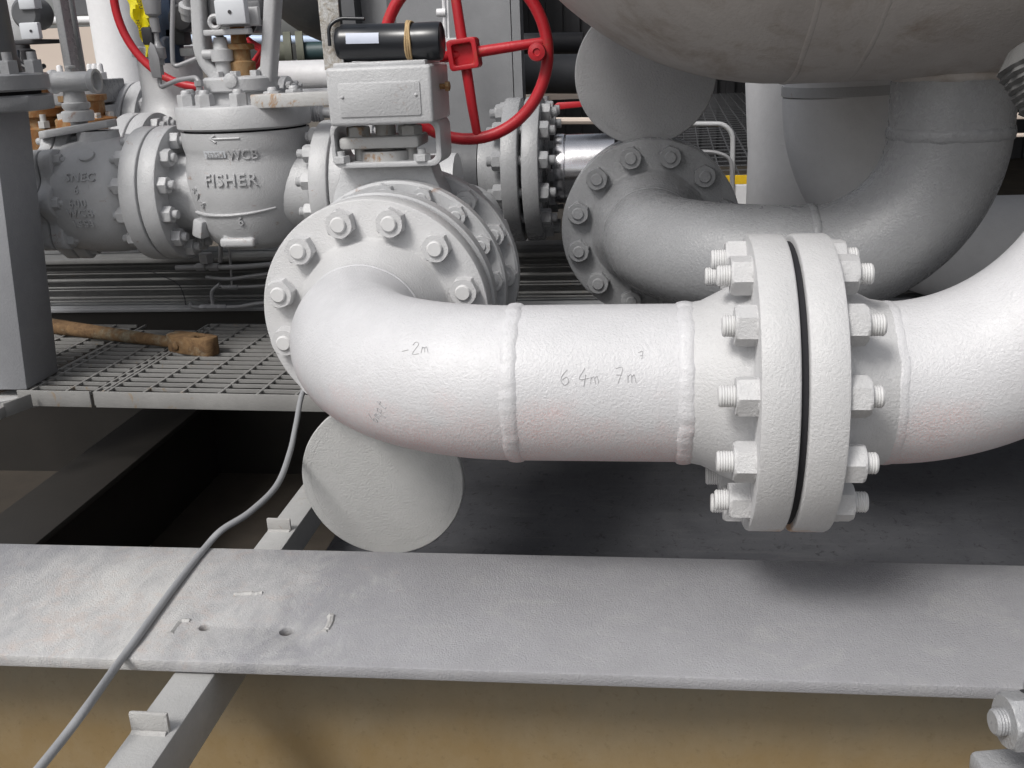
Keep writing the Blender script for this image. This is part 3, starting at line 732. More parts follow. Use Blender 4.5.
# check valve left of it
kv = thing('check_valve', 'cast grey check valve with lobed end flange between the column and control valve', 'valve', (xj - .3, YL, zl - .2))
flange(kv, (xj - .0003, YL, zl), (-1,0,0), F6, 'valve', False)
kx = xj - .054
g = G().lathe([(.118, 0), (.124, .012), (.142, .03), (.152, .055), (.156, .09), (.156, .14), (.153, .17), (.147, .20)], (kx, YL, zl), -X3, 72)
part('body', g, 'valve', kv, sharp=55)
xs = kx - .192
lob = []
for i in range(96):
    t = 2*PI*i/96; lob.append(((.160 + .016 * math.cos(8*t)) * math.cos(t), (.160 + .016 * math.cos(8*t)) * math.sin(t)))
for k in range(2): g = G(); g.prism(lob, (xs - .038 * k - .002 * k, YL, zl), Y3, Z3, (-.036, 0, 0), bev=.005); part('lobed_flange', g, 'valve', kv)
FK = dict(F6); FK.update(bc=.148, n=8, nut=.018, nh=.018, sr=.0095, pro=.014)
studs(kv, (xs - .037, YL, zl), (1,0,0), .037, .037, FK, 'valve', 'valve', ang0=0)
run(kv, (xs - .07, YL, zl), (xs - .5, YL, zl), .10, 'valve')
# neck, top pad, tee-shaped stuffing box
nx = PY(99, 140, YL).x
def zn(py): return PY(83, py, YL).z
g = G().lathe([(.085, zn(165)), (.066, zn(150)), (.056, zn(140)), (.054, zn(131))], (nx, YL, 0), Z3, 40); part('neck', g, 'valve', kv)
g = G(); hx = [(-.095, -.035), (-.06, -.06), (.03,-.045), (.10, -.03), (.105, .0), (.10, .03), (.02,.05), (-.06, .06), (-.1, .03)]
g.prism(hx, (PY(80,130,YL).x, YL - .01, zn(130) - .006), V((1,0,.12)), Y3, (0,0,.020), bev=.004); part('top_pad', g, 'valve', kv)
def zt_(py): return PY(76, py, YL).z
tx = PY(77, 110, YL).x
g = G().lathe([(.022, zt_(127)), (.022, zt_(122)), (.040, zt_(121)), (.042, zt_(113)), (.040, zt_(111)), (.030, zt_(110)), (.036, zt_(107)), (.036, zt_(103)), (.030, zt_(102)), (.026, zt_(88)), (.03, zt_(80))], (tx, YL, 0), Z3, 36); part('gland', g, 'valve', kv)
ta1, ta2 = PY(51, 82, YL - .02), PY(97, 81, YL - .02)
g = G().lathe([(.018, 0), (.030, .001), (.031, .012), (.026, .018), (.025, (ta2-ta1).length - .02), (.031, (ta2-ta1).length - .014), (.031, (ta2-ta1).length), (.024, (ta2-ta1).length), (.022, (ta2-ta1).length - .02), (.001, (ta2-ta1).length - .021)], ta1, ta2 - ta1, 36, cap=False); part('tee', g, 'valve', kv)
g = G().lathe([(.005,0),(.005,.025),(.013,.026),(.013,.031),(.004,.032)], PY(72, 78, YL - .02), Z3, 12); part('vent_screw', g, 'valve', kv)
def on_chk(px, py):
    p0 = PY(px, py, YL - .155); a0 = math.asin(max(-1, min(1, (p0.z - zl) / .156)))
    return lambda u, v, h: V((p0.x + u, YL - (.1565 + h) * math.cos(a0 + v/.156), zl + (.1565 + h) * math.sin(a0 + v/.156)))
for (px, py, tx_, sz) in ((78, 178, 'SNEC', .031), (76, 190, '6', .030), (78, 203, '600', .030), (80, 213, 'WCB', .030), (82, 224, '1553', .028)):
    lettering(kv, tx_, sz, on_chk(px, py), 'valve', .0045, .001, spacing=1.15)
fo = on_chk(77, 158); g = G(); bmv = []
for (k, rr, hh) in ((0, 1., 0.), (1, .95, .006), (2, .7, .0075)):
    bmv.append([g.bm.verts.new(fo(.022 * rr * math.cos(t) , .019 * rr * math.sin(t), hh)) for t in [2*PI*i/28 for i in range(28)]])
for a_, b_ in zip(bmv, bmv[1:]):
    for k in range(28): g.bm.faces.new((a_[k], a_[(k+1)%28], b_[(k+1)%28], b_[k]))
g.bm.faces.new(bmv[-1]); part('boss', g, 'valve', kv)

# right-hand pipe of that line, hidden mostly by the ball valve
rp = thing('pipe_spool', 'grey flanged pipe joined to the right side of the control valve', 'pipe', (xj2 + .2, YL, zl - .2))
flange(rp, (xj2 + .0003, YL, zl), (1,0,0), F6, 'valve'); run(rp, (xj2 + .12, YL, zl), (xj2 + .3, YL, zl), .084, 'valve')

# ================================================================== LINES BEHIND THE LEFT VALVES
def back_line(px, py, Y, f, label, length, mat='valve', ball=False):
    j = PY(px, py, Y); t = thing('pipe_spool', label, 'pipe', j - V((0,0,f['R'])))
    flange(t, (j.x - .0003, Y, j.z), (-1,0,0), f, mat); flange(t, (j.x + .0003, Y, j.z), (1,0,0), f, mat); studs(t, (j.x, Y, j.z), (1,0,0), f['T'], f['T'], f, mat, mat)
    run(t, (j.x - f['L'], Y, j.z), (j.x - .5, Y, j.z), f['rp'], mat); run(t, (j.x + f['L'], Y, j.z), (j.x + length, Y, j.z), f['rp'], mat); return t, j
t1, j1 = back_line(150, 172, 3.0, F6, 'grey flange pair directly behind the check valve joint, lower of two', .5)
t2, j2 = back_line(146, 134, 3.45, F6, 'grey flange pair farther behind the check valve joint, upper of two', .55)
c = PY(182, 150, 3.2); bd = thing('rear_valve', 'rounded grey valve bonnet behind the control valve, left of its yoke', 'valve', c - V((0,0,.2)))
part('body', G().lathe([(.14,-.2),(.16,-.12),(.165,0),(.15,.08),(.11,.13),(.098,.17),(.098,.29),(.11,.295),(.11,.32),(.09,.325)], c, Z3, 56), 'valve', bd)
part('flange', G().lathe([(.165,0),(.168,.004),(.168,.03),(.165,.034)], c + V((-.04,-.02,-.02)), X3, 48), 'valve', bd)
# white horizontal pipe right of the yoke with small flange pair below it
a_ = PY(262, 78, 3.3); b_ = PY(400, 74, 3.3)
wp = thing('pipe', 'pale horizontal pipe between the control valve yoke and the pitted post', 'pipe', a_ - V((0,0,.06)))
run(wp, a_ - V((.1,0,0)), b_, .052, 'whitepipe')
j = PY(283, 97, 3.1); sf = thing('pipe_spool', 'small pale flange pair above the flat bar beside the yoke', 'pipe', j - V((0,0,.06)))
FS = dict(rf=.002, R=.062, T=.024, L=.05, rp=.022, hub=.035, bc=.046, n=4, nut=.014, nh=.013, sr=.007, pro=.012)
flange(sf, (j.x - .0003, j.y, j.z), (-1,0,0), FS, 'valve'); flange(sf, (j.x + .0003, j.y, j.z), (1,0,0), FS, 'valve'); studs(sf, (j.x, j.y, j.z), (1,0,0), .028, .028, FS, 'valve', 'valve', ang0=45)
run(sf, (j.x + .04, j.y, j.z), (j.x + .4, j.y, j.z), .022, 'valve')
# flat bar lying over the bonnet
a_, b_ = PY(249, 98, YL - .15), PY(334, 94, YL - .15)
g = G(); g.box((a_ + b_) / 2 + V((0,.03,-.010)), ((b_-a_).length, .05, .034), ux=b_-a_, bev=.004); solo('flat_bar', g, 'valve_rust', 'thick grey bar with rusty underside lying across the control valve bonnet', 'bar', (a_ + b_) / 2)
# tall pale pipe
c = PY(128, 85, 3.7); tp = thing('pipe', 'tall pale vertical pipe behind the flange pairs, left of the yellow tag', 'pipe', c)
part('pipe', G().lathe([(.102,-.15),(.102,.0),(.098,.02),(.098,.9)], c, Z3, 48), 'whitepipe', tp)
# grey casing with studded lid left of it
c = PY(90, 88, 3.3); lid = thing('valve_bonnet', 'grey square bonnet with bolts on top, left of the tall pale pipe', 'valve', c - V((0,0,.1)))
part('block', G().box(c + V((-.02,.0,-.01)), (.19,.2,.075), bev=.006), 'grey', lid); part('block', G().box(c + V((-.02,.0,-.09)), (.20,.21,.07), bev=.006), 'valve', lid)
for (qx, qy) in ((75, 54), (88, 57), (98, 56), (92, 51), (58, 60)):
    p = PY(qx, qy, 3.25); g = G(); g.hexn(V((p.x, p.y, c.z + .027)), Z3, .020, .022); g.lathe([(.010,0),(.010,.045),(.006,.05)], V((p.x, p.y, c.z + .027)), Z3, 12); part('stud_bolt', g, 'whitepipe', lid)
# rusty valve at far left
c = PY(38, 130, 3.0); rv = thing('rusty_valve', 'rust orange valve with black stem at the far left behind the tee', 'valve', c - V((0,0,.1)))
def zz(py): return PY(38, py, 3.0).z - c.z
part('body', G().lathe([(.10, zz(150)), (.10, zz(128)), (.075, zz(126)), (.072, zz(118)), (.085, zz(116)), (.085, zz(108)), (.055, zz(106)), (.05, zz(98)), (.062, zz(95)), (.062, zz(80)), (.055, zz(76))], c, Z3, 36), 'rustpaint', rv)
part('gland', G().lathe([(.03, zz(75)), (.03, zz(66)), (.036, zz(64)), (.034, zz(50)), (.022, zz(48)), (.02, zz(38)), (.012, zz(36)), (.012, zz(-60))], c, Z3, 24), 'dark', rv)
for k in range(8):
    a = 2*PI*k/8; p = c + V((.085*math.sin(a), -.085*math.cos(a), zz(127))); g = G(); g.hexn(p, Z3, .018, .02); g.lathe([(.009,.02),(.009,.04)], p, Z3, 10); part('stud_bolt', g, 'valve_rust', rv)
# instrument on that stem
c = PY(30, 18, 2.95); ins = thing('actuator_head', 'grey instrument head on a black collar at the top left', 'instrument', c - V((0,0,.1)))
g = G(); g.box(c + V((-.02,0,.0)), (.075,.06,.13), bev=.014); part('housing', g, 'valve', ins); g = G(); g.lathe([(.04,-.05),(.045,-.04),(.045,.03),(.035,.04)], c + V((.02,-.02,.01)), -Y3, 28); part('dial_case', g, 'darkgrey', ins)
g = G(); g.box(PY(31, 31, 2.88), (.058,.02,.046), bev=.004); part('clamp_block', g, 'plate', ins); part('screw', G().lathe([(.004,0),(.004,.002)], PY(31, 31, 2.87), -Y3, 10), 'dark', ins)
g = G(); g.box(PY(30, 3, 2.9), (.05,.04,.035), bev=.004); part('clamp_block', g, 'plate', ins)
g = G(); g.box(PY(35, 42, 2.95), (.11,.09,.012), bev=.002); part('collar', g, 'dark', ins)
# bar yoke of the rusty valve
g = G(); a_, b_ = PY(65, 78, 2.95), PY(56, -80, 2.95); g.box((a_+b_)/2, (.026,.05,(a_-b_).length), uz=(b_-a_), ux=X3, bev=.005)
a2, b2 = PY(72, 76, 3.0), PY(65, -80, 3.0); g.box((a2+b2)/2, (.03,.01,(a2-b2).length), uz=(b2-a2), ux=X3)
solo('yoke_bar', g, 'grey', 'plain grey upright bar between the instrument head and the tall pale pipe', 'bar', a_)

# big red wheel behind the yoke
rc = PY(195, -2, 3.05); R_ = .255
rw = thing('handwheel', 'large red handwheel partly hidden behind the yoke and yellow tag', 'handwheel', rc)
part('rim', G().tube([rc + V((math.cos(2*PI*i/72), 0, math.sin(2*PI*i/72))) * R_ for i in range(72)], .0125, 12, closed=True), 'red', rw)
for a in (-40, 50, 140, 230): t = math.radians(a); d = V((math.cos(t),0,math.sin(t))); part('spoke', G().tube([rc + d * .02, rc + d * R_], .010, 10), 'red', rw)
part('hub', G().lathe([(.03,-.03),(.035,-.02),(.035,.02),(.03,.03)], rc, Y3, 20), 'red', rw)
g = G(); g.tube([PY(240, 36, 2.9), PY(262, 48, 2.9), PY(254, 62, 2.9)], .009, 10); solo('red_lever', g, 'red', 'bent red lever seen through the control valve yoke', 'lever', PY(262, 48, 2.9))
# dark blue regulator cluster with tubing and the yellow tag
c = PY(168, 25, 2.8); rg = thing('regulator', 'dark blue air regulator with gauge hanging left of the yoke', 'regulator', c - V((0,0,.1)))
g = G(); g.box(c + V((.0,0,.02)), (.05,.05,.17), bev=.008); g.lathe([(.03,-.1),(.034,-.09),(.034,-.04),(.026,-.03)], c, Z3, 24); part('body', g, 'bluegrey', rg)
g = G(); g.lathe([(.032,-.05),(.036,-.045),(.036,.0),(.03,.006)], PY(181, 18, 2.76), -Y3, 28); g.box(PY(178, 36, 2.8), (.06,.05,.05), bev=.008); part('gauge', g, 'dark', rg)
g = G(); g.lathe([(.018,-.02),(.02,0),(.024,.002),(.024,.02),(.014,.022),(.014,.06)], PY(188, 12, 2.72), V((.3,-.4,.8)), 20); part('fitting', g, 'valve', rg)
part('base', G().box(PY(187, 52, 2.82), (.07,.07,.022), bev=.004), 'valve', rg)
# small ball valve on tubing with grey lever and a fitting
c = PY(157, 40, 2.66); tv = thing('needle_valve', 'small tubing valve with a flat grey lever beside the yellow tag', 'valve', c)
def zq(py): return PY(157, py, 2.66).z - c.z
part('body', G().lathe([(.006, zq(75)), (.006, zq(66)), (.011, zq(65)), (.011, zq(60)), (.018, zq(58)), (.018, zq(48)), (.011, zq(46)), (.007, zq(40)), (.007, zq(33)), (.0125, zq(32)), (.0125, zq(18)), (.009, zq(17)), (.02, zq(14)), (.024, zq(0)), (.02, zq(-20))], c, Z3, 16), 'tube', tv)
part('lever', G().prism([(-.012,-.08),(.013,-.08),(.014,-.03),(.007,.0),(-.004,.01),(-.014,-.012),(-.016,-.05)], PY(152, 46, 2.62), X3, Z3, (0,.006,0), bev=.0015), 'tube', tv)
part('knob', G().box(PY(149, 36, 2.66), (.03,.03,.045), bev=.006), 'dark', tv)
def tubing(pts, r, label, name='tubing', mat='tube'):
    g = G().tube(round_path(pts, .02), r, 10); return solo(name, g, mat, label, 'tubing', pts[0])
tubing([PY(159, 70, 2.64), PY(160, 88, 2.64), PY(178, 80, 2.58), PY(198, 77, 2.54), PY(202, 98, 2.52)], .0062, 'bent dark tubing from the small lever valve to the bonnet')
g = G(); g.lathe([(.009,0),(.012,.002),(.012,.02),(.009,.022),(.009,.03),(.012,.032),(.012,.045)], PY(201, 99, 2.52), Z3, 8); solo('tube_fitting', g, 'tube', 'hexagonal tube fitting standing on the bonnet edge', 'fitting', PY(201, 99, 2.52))
tubing([PY(174, -40, 2.6), PY(172, 40, 2.6), PY(173, 68, 2.6), PY(200, 57, 2.6)], .0060, 'thin pale tubing dropping past the dark blue regulator')
# more fittings round the yokes
c = PY(85, 112, 3.0); rf = thing('rusty_flange', 'rust stained flange with bolts right of the small tee', 'flange', c - V((0,0,.05)))
part('plate', G().lathe([(.085,-.05),(.09,-.046),(.09,-.02),(.085,-.016),(.06,-.012),(.06,.03),(.07,.034),(.07,.05)], c, Z3, 36), 'rustpaint', rf)
for k in range(8):
    a = 2*PI*(k+.2)/8; part('bolt', G().hexn(c + V((.074*math.sin(a), -.074*math.cos(a), -.018)), Z3, .014, .016), 'valve_rust', rf)
c = PY(319, 113, 2.75); g = G(); g.lathe([(.018,-.04),(.018,-.02)] + [(.021 + .003 * (k % 2), -.02 + .004 * k) for k in range(8)] + [(.014,.014),(.014,.05)], c, X3, 20); solo('union_fitting', g, 'valve', 'threaded pale fitting under the rusty edged flat bar', 'fitting', c)
c = PY(199, 8, 2.9); cl = thing('manifold', 'dark block of fittings and hoses behind the left yoke arm', 'manifold', c)
g = G(); g.box(c, (.11,.06,.06), bev=.008); g.box(c + V((.03,-.02,-.05)), (.05,.05,.05), bev=.006); part('block', g, 'dark', cl)
for k, (dx, dz) in enumerate(((-.03,-.03), (.0,-.03), (.035,-.07))): part('nut', G().hexn(c + V((dx, -.035, dz + .03)), -Y3, .012, .012), 'tube', cl)
for pts, lab in (([PY(206, 12, 2.75), PY(212, 30, 2.7), PY(222, 38, 2.68), PY(226, 50, 2.68)], 'black hose looping inside the yoke'), ([PY(250, -10, 2.75), PY(256, 14, 2.72), PY(252, 30, 2.72), PY(244, 36, 2.72)], 'second black hose at the right inside the yoke'), ([PY(18, 52, 2.9), PY(20, 64, 2.85), PY(34, 70, 2.85), PY(44, 66, 2.9)], 'black hose under the instrument head')):
    g = G().tube(smooth(pts, 6), .0075, 8); solo('hose', g, 'black', lab, 'hose', pts[0])
g = G(); g.box(PY(252, 14, 2.9), (.05,.08,.10), bev=.006); g.hexn(PY(252, 24, 2.84), -Y3, .014, .012); g.box(PY(244, 28, 2.8), (.09,.04,.02), bev=.003); solo('relay_box', g, 'darkgrey', 'small dark box between the yoke arms at the right', 'box', PY(252, 14, 2.9))
for k, (qx, qy, Yq) in enumerate(((10, 118, 2.95), (30, 150, 2.95), (26, 166, 2.9))):
    c = PY(qx, qy, Yq); g = G(); g.hexn(c, X3, .018, .02); g.lathe([(.010,-.03),(.010,.05)], c, X3, 12); solo('stud_bolt', g, 'valve', ('bolt end beside the column top', 'upper bolt end beside the lobed flange', 'lower bolt end beside the lobed flange')[k], 'bolt', c)
# yellow tag
g = G(); tpts = [(131, -20, 26), (133, 0, 24), (136, 18, 20), (141, 33, 15), (143, 48, 9), (144, 60, 5)]
rows = []
for (qx, qy, wd) in [(a_[0]+(b_[0]-a_[0])*k/4, a_[1]+(b_[1]-a_[1])*k/4, a_[2]+(b_[2]-a_[2])*k/4) for a_, b_ in zip(tpts, tpts[1:]) for k in range(4)]:
    for_row = []
    for i in range(9):
        u = i / 8 - .5; yy = 2.70 + .012 * math.sin(u * 9 + qy * .13) + .008 * noise.noise(V((u * 5, qy * .12, 1)))
        for_row.append(PY(qx + 6 + u * wd + 1.2 * math.sin(qy * .3), qy, yy))
    rows.append(for_row)
tg = [[g.bm.verts.new(p) for p in r] for r in rows]; tgb = [[g.bm.verts.new(p + V((0,.004,0))) for p in r] for r in rows]
for sgrid in (tg, tgb):
    for i in range(len(rows)-1):
        for k in range(8): g.bm.faces.new((sgrid[i][k], sgrid[i][k+1], sgrid[i+1][k+1], sgrid[i+1][k]))
for i in range(len(rows)-1):
    g.bm.faces.new((tg[i][0], tg[i+1][0], tgb[i+1][0], tgb[i][0])); g.bm.faces.new((tg[i][8], tgb[i][8], tgb[i+1][8], tg[i+1][8]))
yt = thing('tag', 'crumpled bright yellow plastic tag hanging above the flange pairs', 'tag', rows[0][4])
part('sheet', g, 'yellow', yt)
def on_tag(u, v, h): c0 = PY(137, 8, 2.682); return c0 + V((u, 0, v))
for k, ln in enumerate(('OIU', 'NOT')): lettering(yt, ln, .014, (lambda kk: (lambda u, v, h: PY(140 - kk * 1, 4 + kk * 22, 2.676) + V((u, -h, v))))(k), 'ink', .0005, 0, rot=-1.4)

# ================================================================== LEFT COLUMN
cbx = PZ(27, 390, H - .775)                 # front right corner of the foot
rc_ = PZ(58, 372, H - .775)
col = thing('steel_column', 'dark grey box column at the left edge standing on the grating', 'column', (cbx.x - .12, cbx.y + .1, H - .775))
wy = rc_.y - cbx.y
ctop_ = PY(-8, 112, cbx.y)
lean = (ctop_.x - cbx.x)
zc1 = ctop_.z
g = G(); hgt = zc1 - (H - .775)
g.prism([(-.26,0),(0,0),(0,wy),(-.26,wy)], (cbx.x, cbx.y, H - .775), X3, Y3, (lean, 0, hgt), bev=.004); part('post', g, 'col', col)
fc = PY(-28, 80, cbx.y + .02)
def zf(py): return PY(8, py, cbx.y).z
fo_ = V((fc.x, cbx.y + wy * .5, 0))
part('flange', G().lathe([(.12, zf(113)), (.138, zf(112)), (.141, zf(110)), (.141, zf(98)), (.136, zf(96)), (.1, zf(95.5))], fo_, Z3, 8, a0=PI/8), 'greyd', col)
part('flange', G().lathe([(.1, zf(92.5)), (.134, zf(92)), (.138, zf(90)), (.138, zf(76)), (.134, zf(74)), (.1, zf(73))], fo_, Z3, 48), 'greyd', col)
part('seam', G().lathe([(.115, zf(97)), (.115, zf(91))], fo_, Z3, 32), 'gap', col)
part('stub', G().lathe([(.09, zf(74)), (.09, zf(60)), (.085, zf(55)), (.085, zf(-200))], fo_ - V((.01,0,0)), Z3, 40), 'darkgrey', col)
for a in (20, 60, -15, 100): 
    t = math.radians(a); p = V((fo_.x + .115*math.sin(t), fo_.y - .115*math.cos(t), zf(75))); g = G(); g.hexn(p, Z3, .022, .032); g.lathe([(.011,.03),(.011,.05)], p, Z3, 12); part('stud_bolt', g, 'greyd', col)

# ================================================================== FRONT GIRDER
ZB = H - .775
fe0, fe1 = PZ(0, 655, ZB), PZ(1024, 688, ZB); be0, be1 = PZ(0, 543, ZB), PZ(1024, 565, ZB)
gy0 = (fe0.y + fe1.y) / 2; gy1 = (be0.y + be1.y) / 2
FX0, FX1 = -2.2, 2.2
gd = thing('steel_girder', 'wide pale grey girder crossing the foreground, two holes in its top', 'girder', (0, (gy0+gy1)/2, 0))
h1, h2 = PZ(205, 627, ZB), PZ(287, 631, ZB)
def circ(c, r, n=20): return [(c[0] + r * math.cos(2*PI*i/n), c[1] + r * math.sin(2*PI*i/n)) for i in range(n)]
def ys(x, e0, e1): return e0.y + (e1.y - e0.y) * (x - e0.x) / (e1.x - e0.x)
FXs = [FX0 + (FX1 - FX0) * i / 40 for i in range(41)]
outer = [(x, ys(x, fe0, fe1)) for x in FXs] + [(x, ys(x, be0, be1)) for x in FXs[::-1]]
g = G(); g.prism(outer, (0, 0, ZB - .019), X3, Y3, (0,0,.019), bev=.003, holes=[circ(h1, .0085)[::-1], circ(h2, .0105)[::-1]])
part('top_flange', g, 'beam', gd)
wyb = gy0 + (gy1 - gy0) * .42
WZ = ZB - .019
g = G(); g.span((FX0, wyb, .04), (FX1, wyb + .014, WZ + .001))
me_ = part('web', g, 'web', gd)
for v in me_.data.vertices: v.co.z += 0
g = G(); g.span((FX0, gy0 + .02, .0), (FX1, gy1 - .02, .04)); part('bottom_flange', g, 'web', gd)
# old weld scars on the top
def scar(pts, r, n=1):
    P3 = [PZ(a_, b_, ZB) - V((0,0,.0012)) for a_, b_ in pts]; P3 = smooth(P3, 5); g = G(); g.tube(P3, [r * (.7 + .5 * abs(noise.noise(V((i * .7, r * 999, 0))))) for i in range(len(P3))], 7); part('weld_scar', g, 'scar', gd)
scar([(234, 595), (245, 594), (256, 594), (262, 593)], .0062); scar([(170, 634), (174, 628), (178, 623), (182, 621), (190, 621)], .0055); scar([(331, 616), (331, 621), (328, 628), (324, 632)], .0065)

# bars either side of the girder web
def side_bar(label, bx0, bw, y0, y1, bz, cpx, cs):
    bx1 = bx0 + bw; br = thing('support_bar', label, 'bar', ((bx0+bx1)/2, y0, bz - .06), 'square bars running away from the viewer')
    g = G(); g.span((bx0, y0, bz - .07), (bx1, y1, bz), bev=.004); part('bar', g, 'bar', br)
    p = PZ(*cpx, bz); g = G()
    g.box(V((bx0 + bw * .45, p.y, bz + .013)), (bw * .86, .007, .030 * cs), bev=.003); g.tube([V((bx0 + .004, p.y - .006, bz)), V((bx1 - .010, p.y - .006, bz))], .004, 8); part('clip', g, 'scar', br)
    return bx1
side_bar('grey square bar running towards the viewer from under the foreground girder', PZ(174, 672, WZ - .004).x, .060, .45, wyb - .001, WZ - .004, (158, 731), 1.)
bx1 = side_bar('grey square bar in the pit behind the girder, passing under the round blank plate', PZ(252, 550, H - 1.0).x, .064, wyb + .015, 2.6, H - 1.0, (276, 530), 1.1)
# pit: floor plate, inner girder on the left, back plates
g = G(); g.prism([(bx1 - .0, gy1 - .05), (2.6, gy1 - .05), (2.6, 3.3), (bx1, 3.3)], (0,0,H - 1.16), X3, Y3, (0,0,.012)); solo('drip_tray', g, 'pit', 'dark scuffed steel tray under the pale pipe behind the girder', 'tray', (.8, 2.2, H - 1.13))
xg = PZ(100, 475, H - 1.0).x
lg = thing('steel_girder', 'dark inner girder running back through the pit at the left', 'girder', (xg, 2.3, 0))
part('top_flange', G().span((xg - .13, gy1 + .0, H - 1.016), (xg + .05, 3.0, H - 1.0), bev=.002), 'pitdark', lg); part('web', G().span((xg - .045, gy1, 0), (xg - .035, 3.0, H - 1.0165)), 'pitdark', lg)
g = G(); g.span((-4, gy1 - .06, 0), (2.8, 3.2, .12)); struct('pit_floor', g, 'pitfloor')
g = G(); g.span((-4.6, 2.985, 0), (2.6, 2.995, PY(200, 306, 2.98).z - .016)); solo('back_plate', g, 'pitdark', 'dark vertical plate closing the back of the pit', 'plate', (0, 3.0, .0))

# back girder carrying the valves
YB0 = 2.98
zb_t = PY(200, 258, YB0).z; zb_b = PY(200, 306, YB0).z
bg = thing('steel_girder', 'low weathered girder across the middle distance behind the grating', 'girder', (0, YB0, zb_b))
g = G(); g.span((-2.6, YB0, zb_t - .014), (2.6, YB0 + .2, zb_t), bev=.003); part('top_flange', g, 'backbeam', bg)
g = G(); g.span((-2.6, YB0 + .10, zb_b), (2.6, YB0 + .11, zb_t)); part('web', g, 'backbeam', bg)
g = G(); g.span((-2.6, YB0 - .02, zb_b - .014), (2.6, YB0 + .2, zb_b), bev=.003); part('bottom_flange', g, 'greyd', bg)
g = G()
for i, (dz, rr) in enumerate(((.016, .003), (.027, .005), (.052, .0025), (.060, .0035), (.083, .006), (.104, .003), (.111, .003), (.127, .004))):
    g.tube([V((-2.6, YB0 + .012 + .003 * i, zb_b + dz)), V((2.6, YB0 + .012 + .003 * i, zb_b + dz))], rr, 8)
solo('conduit_bundle', g, 'backbeam', 'bundle of thin dusty conduits lying along the low girder', 'conduit', (0, YB0 + .04, zb_b + .02))
# deck behind it
g = G(); g.span((-6, 3.2, H - .80), (.2, 5.2, H - .76)); struct('deck', g, 'ground')

# ================================================================== GRATING
def grating(label, o, ang, nx_, ny_, pb, pr_, cut=None, z=H - .775, edge=True, skip=0):
    ca, sa = math.cos(ang), math.sin(ang); ux = V((ca, sa, 0)); uy = V((-sa, ca, 0)); t = thing('floor_grating', label, 'grating', V((o[0], o[1], z - .04)), 'floor grating panels')
    o = V((o[0], o[1], z)); g = G(); Lx = nx_ * pr_; Ly = ny_ * pb
    for i in range(ny_ + 1):
        c = o + uy * (i * pb) + ux * Lx / 2; g.box(c - V((0,0,.004)), (Lx, .0075, .008), ux=ux)
    for k in range(nx_ + 1):
        c = o + ux * (k * pr_ + .03) + uy * (Ly / 2) + V((0,0,-.002)); g.box(c, (.0065, Ly, .006), ux=ux)
    part('bars', g, 'grate', t)
    if edge:
        g = G(); g.box(o + ux * Lx / 2 - uy * .004 - V((0,0,.018)), (Lx, .006, .042), ux=ux, bev=.0015); part('edge_band', g, 'grate', t)
        g = G(); g.box(o + ux * -.004 + uy * Ly/2 - V((0,0,.018)), (.006, Ly, .036), ux=ux); part('edge_band', g, 'grate', t)
    return t
zg = H - .775
F1 = PZ(34, 392, zg); F2 = PZ(320, 405, zg)
ga = -.045
go = PZ(95, 392, zg)
bk = PZ(200, 318, zg)
nyb = int((YB0 - .03 - go.y) / .038)
grating('painted steel floor grating with the rusty tool on it, below the left valves', (go.x, go.y + .0), ga, 15, nyb - 1, .038, .1)
g2_ = grating('narrow strip of floor grating at the foot of the grey column', (go.x - .212, go.y + .0098), ga, 2, nyb - 3, .038, .1)
grating('grating panel behind the foot of the grey column, under the wrench handle', (go.x - .83, cbx.y + wy + .05), ga, 6, 12, .038, .1, edge=False)
g = G(); ee = PZ(0, 402, zg); p0_, p1_ = PZ(30, 394, zg), PZ(2, 404, zg); g.box((p0_ + p1_)/2 - V((0,0,.017)), ((p1_-p0_).length, .008, .036), ux=p1_-p0_, bev=.002); g.box(p1_ + V((-.02,.0,-.02)), (.05,.05,.03), bev=.006)
solo('edge_strip', g, 'grate', 'short bent strip of grating edge at the foot of the column', 'strip', ee)
g = G(); g.prism([(0,0),(-.5,-.35),(-.5,.08),(0,.08)], (cbx.x + .02, cbx.y + .02, zg - .05), X3, Y3, (0,0,.03)); solo('ledge_plate', g, 'valve_rust', 'pale rusty ledge under the column at the left edge', 'plate', (cbx.x, cbx.y, zg - .05))
# rusty tool
z_t = zg + .02
ta0, ta1_ = PZ(20, 322, z_t), PZ(178, 343, z_t)
tl = thing('wrench', 'rusty long-handled wrench with boxy socket head lying on the grating', 'wrench', (ta0 + ta1_) / 2 - V((0,0,.02)))
n_ = 24; pts = [ta0.lerp(ta1_, i / n_) for i in range(n_ + 1)]; dd = (ta1_ - ta0).normalized()
part('handle', G().tube(pts, [.0265 - .011 * (i / n_) + .001 * noise.noise(V((i * .5, 0, 0))) for i in range(n_ + 1)], 18), 'tool', tl)
hc = ta1_ + dd * .06; side = Z3.cross(dd).normalized(); HW = .03
g = G(); hl = .082
poly = [(-hl,-.020),(-hl*.7,-.027),(hl*.6,-.028),(hl*.9,-.024),(hl,-.012),(hl,.012),(hl*.9,.024),(hl*.6,.028),(-hl*.7,.027),(-hl,.020)]
g.prism(poly, hc - V((0,0,.022)), dd, side, (0,0,.052), bev=.004, holes=[[(a_ + .03, b_) for a_, b_ in circ((0,0), .017, 6)][::-1]])
hd = part('head', g, 'tool', tl)
part('rivet', G().lathe([(.011,0),(.011,.004),(.007,.007)], hc - dd * .04 - side * .027, -side, 16), 'tool', hd)
for q_ in range(36):
    pass
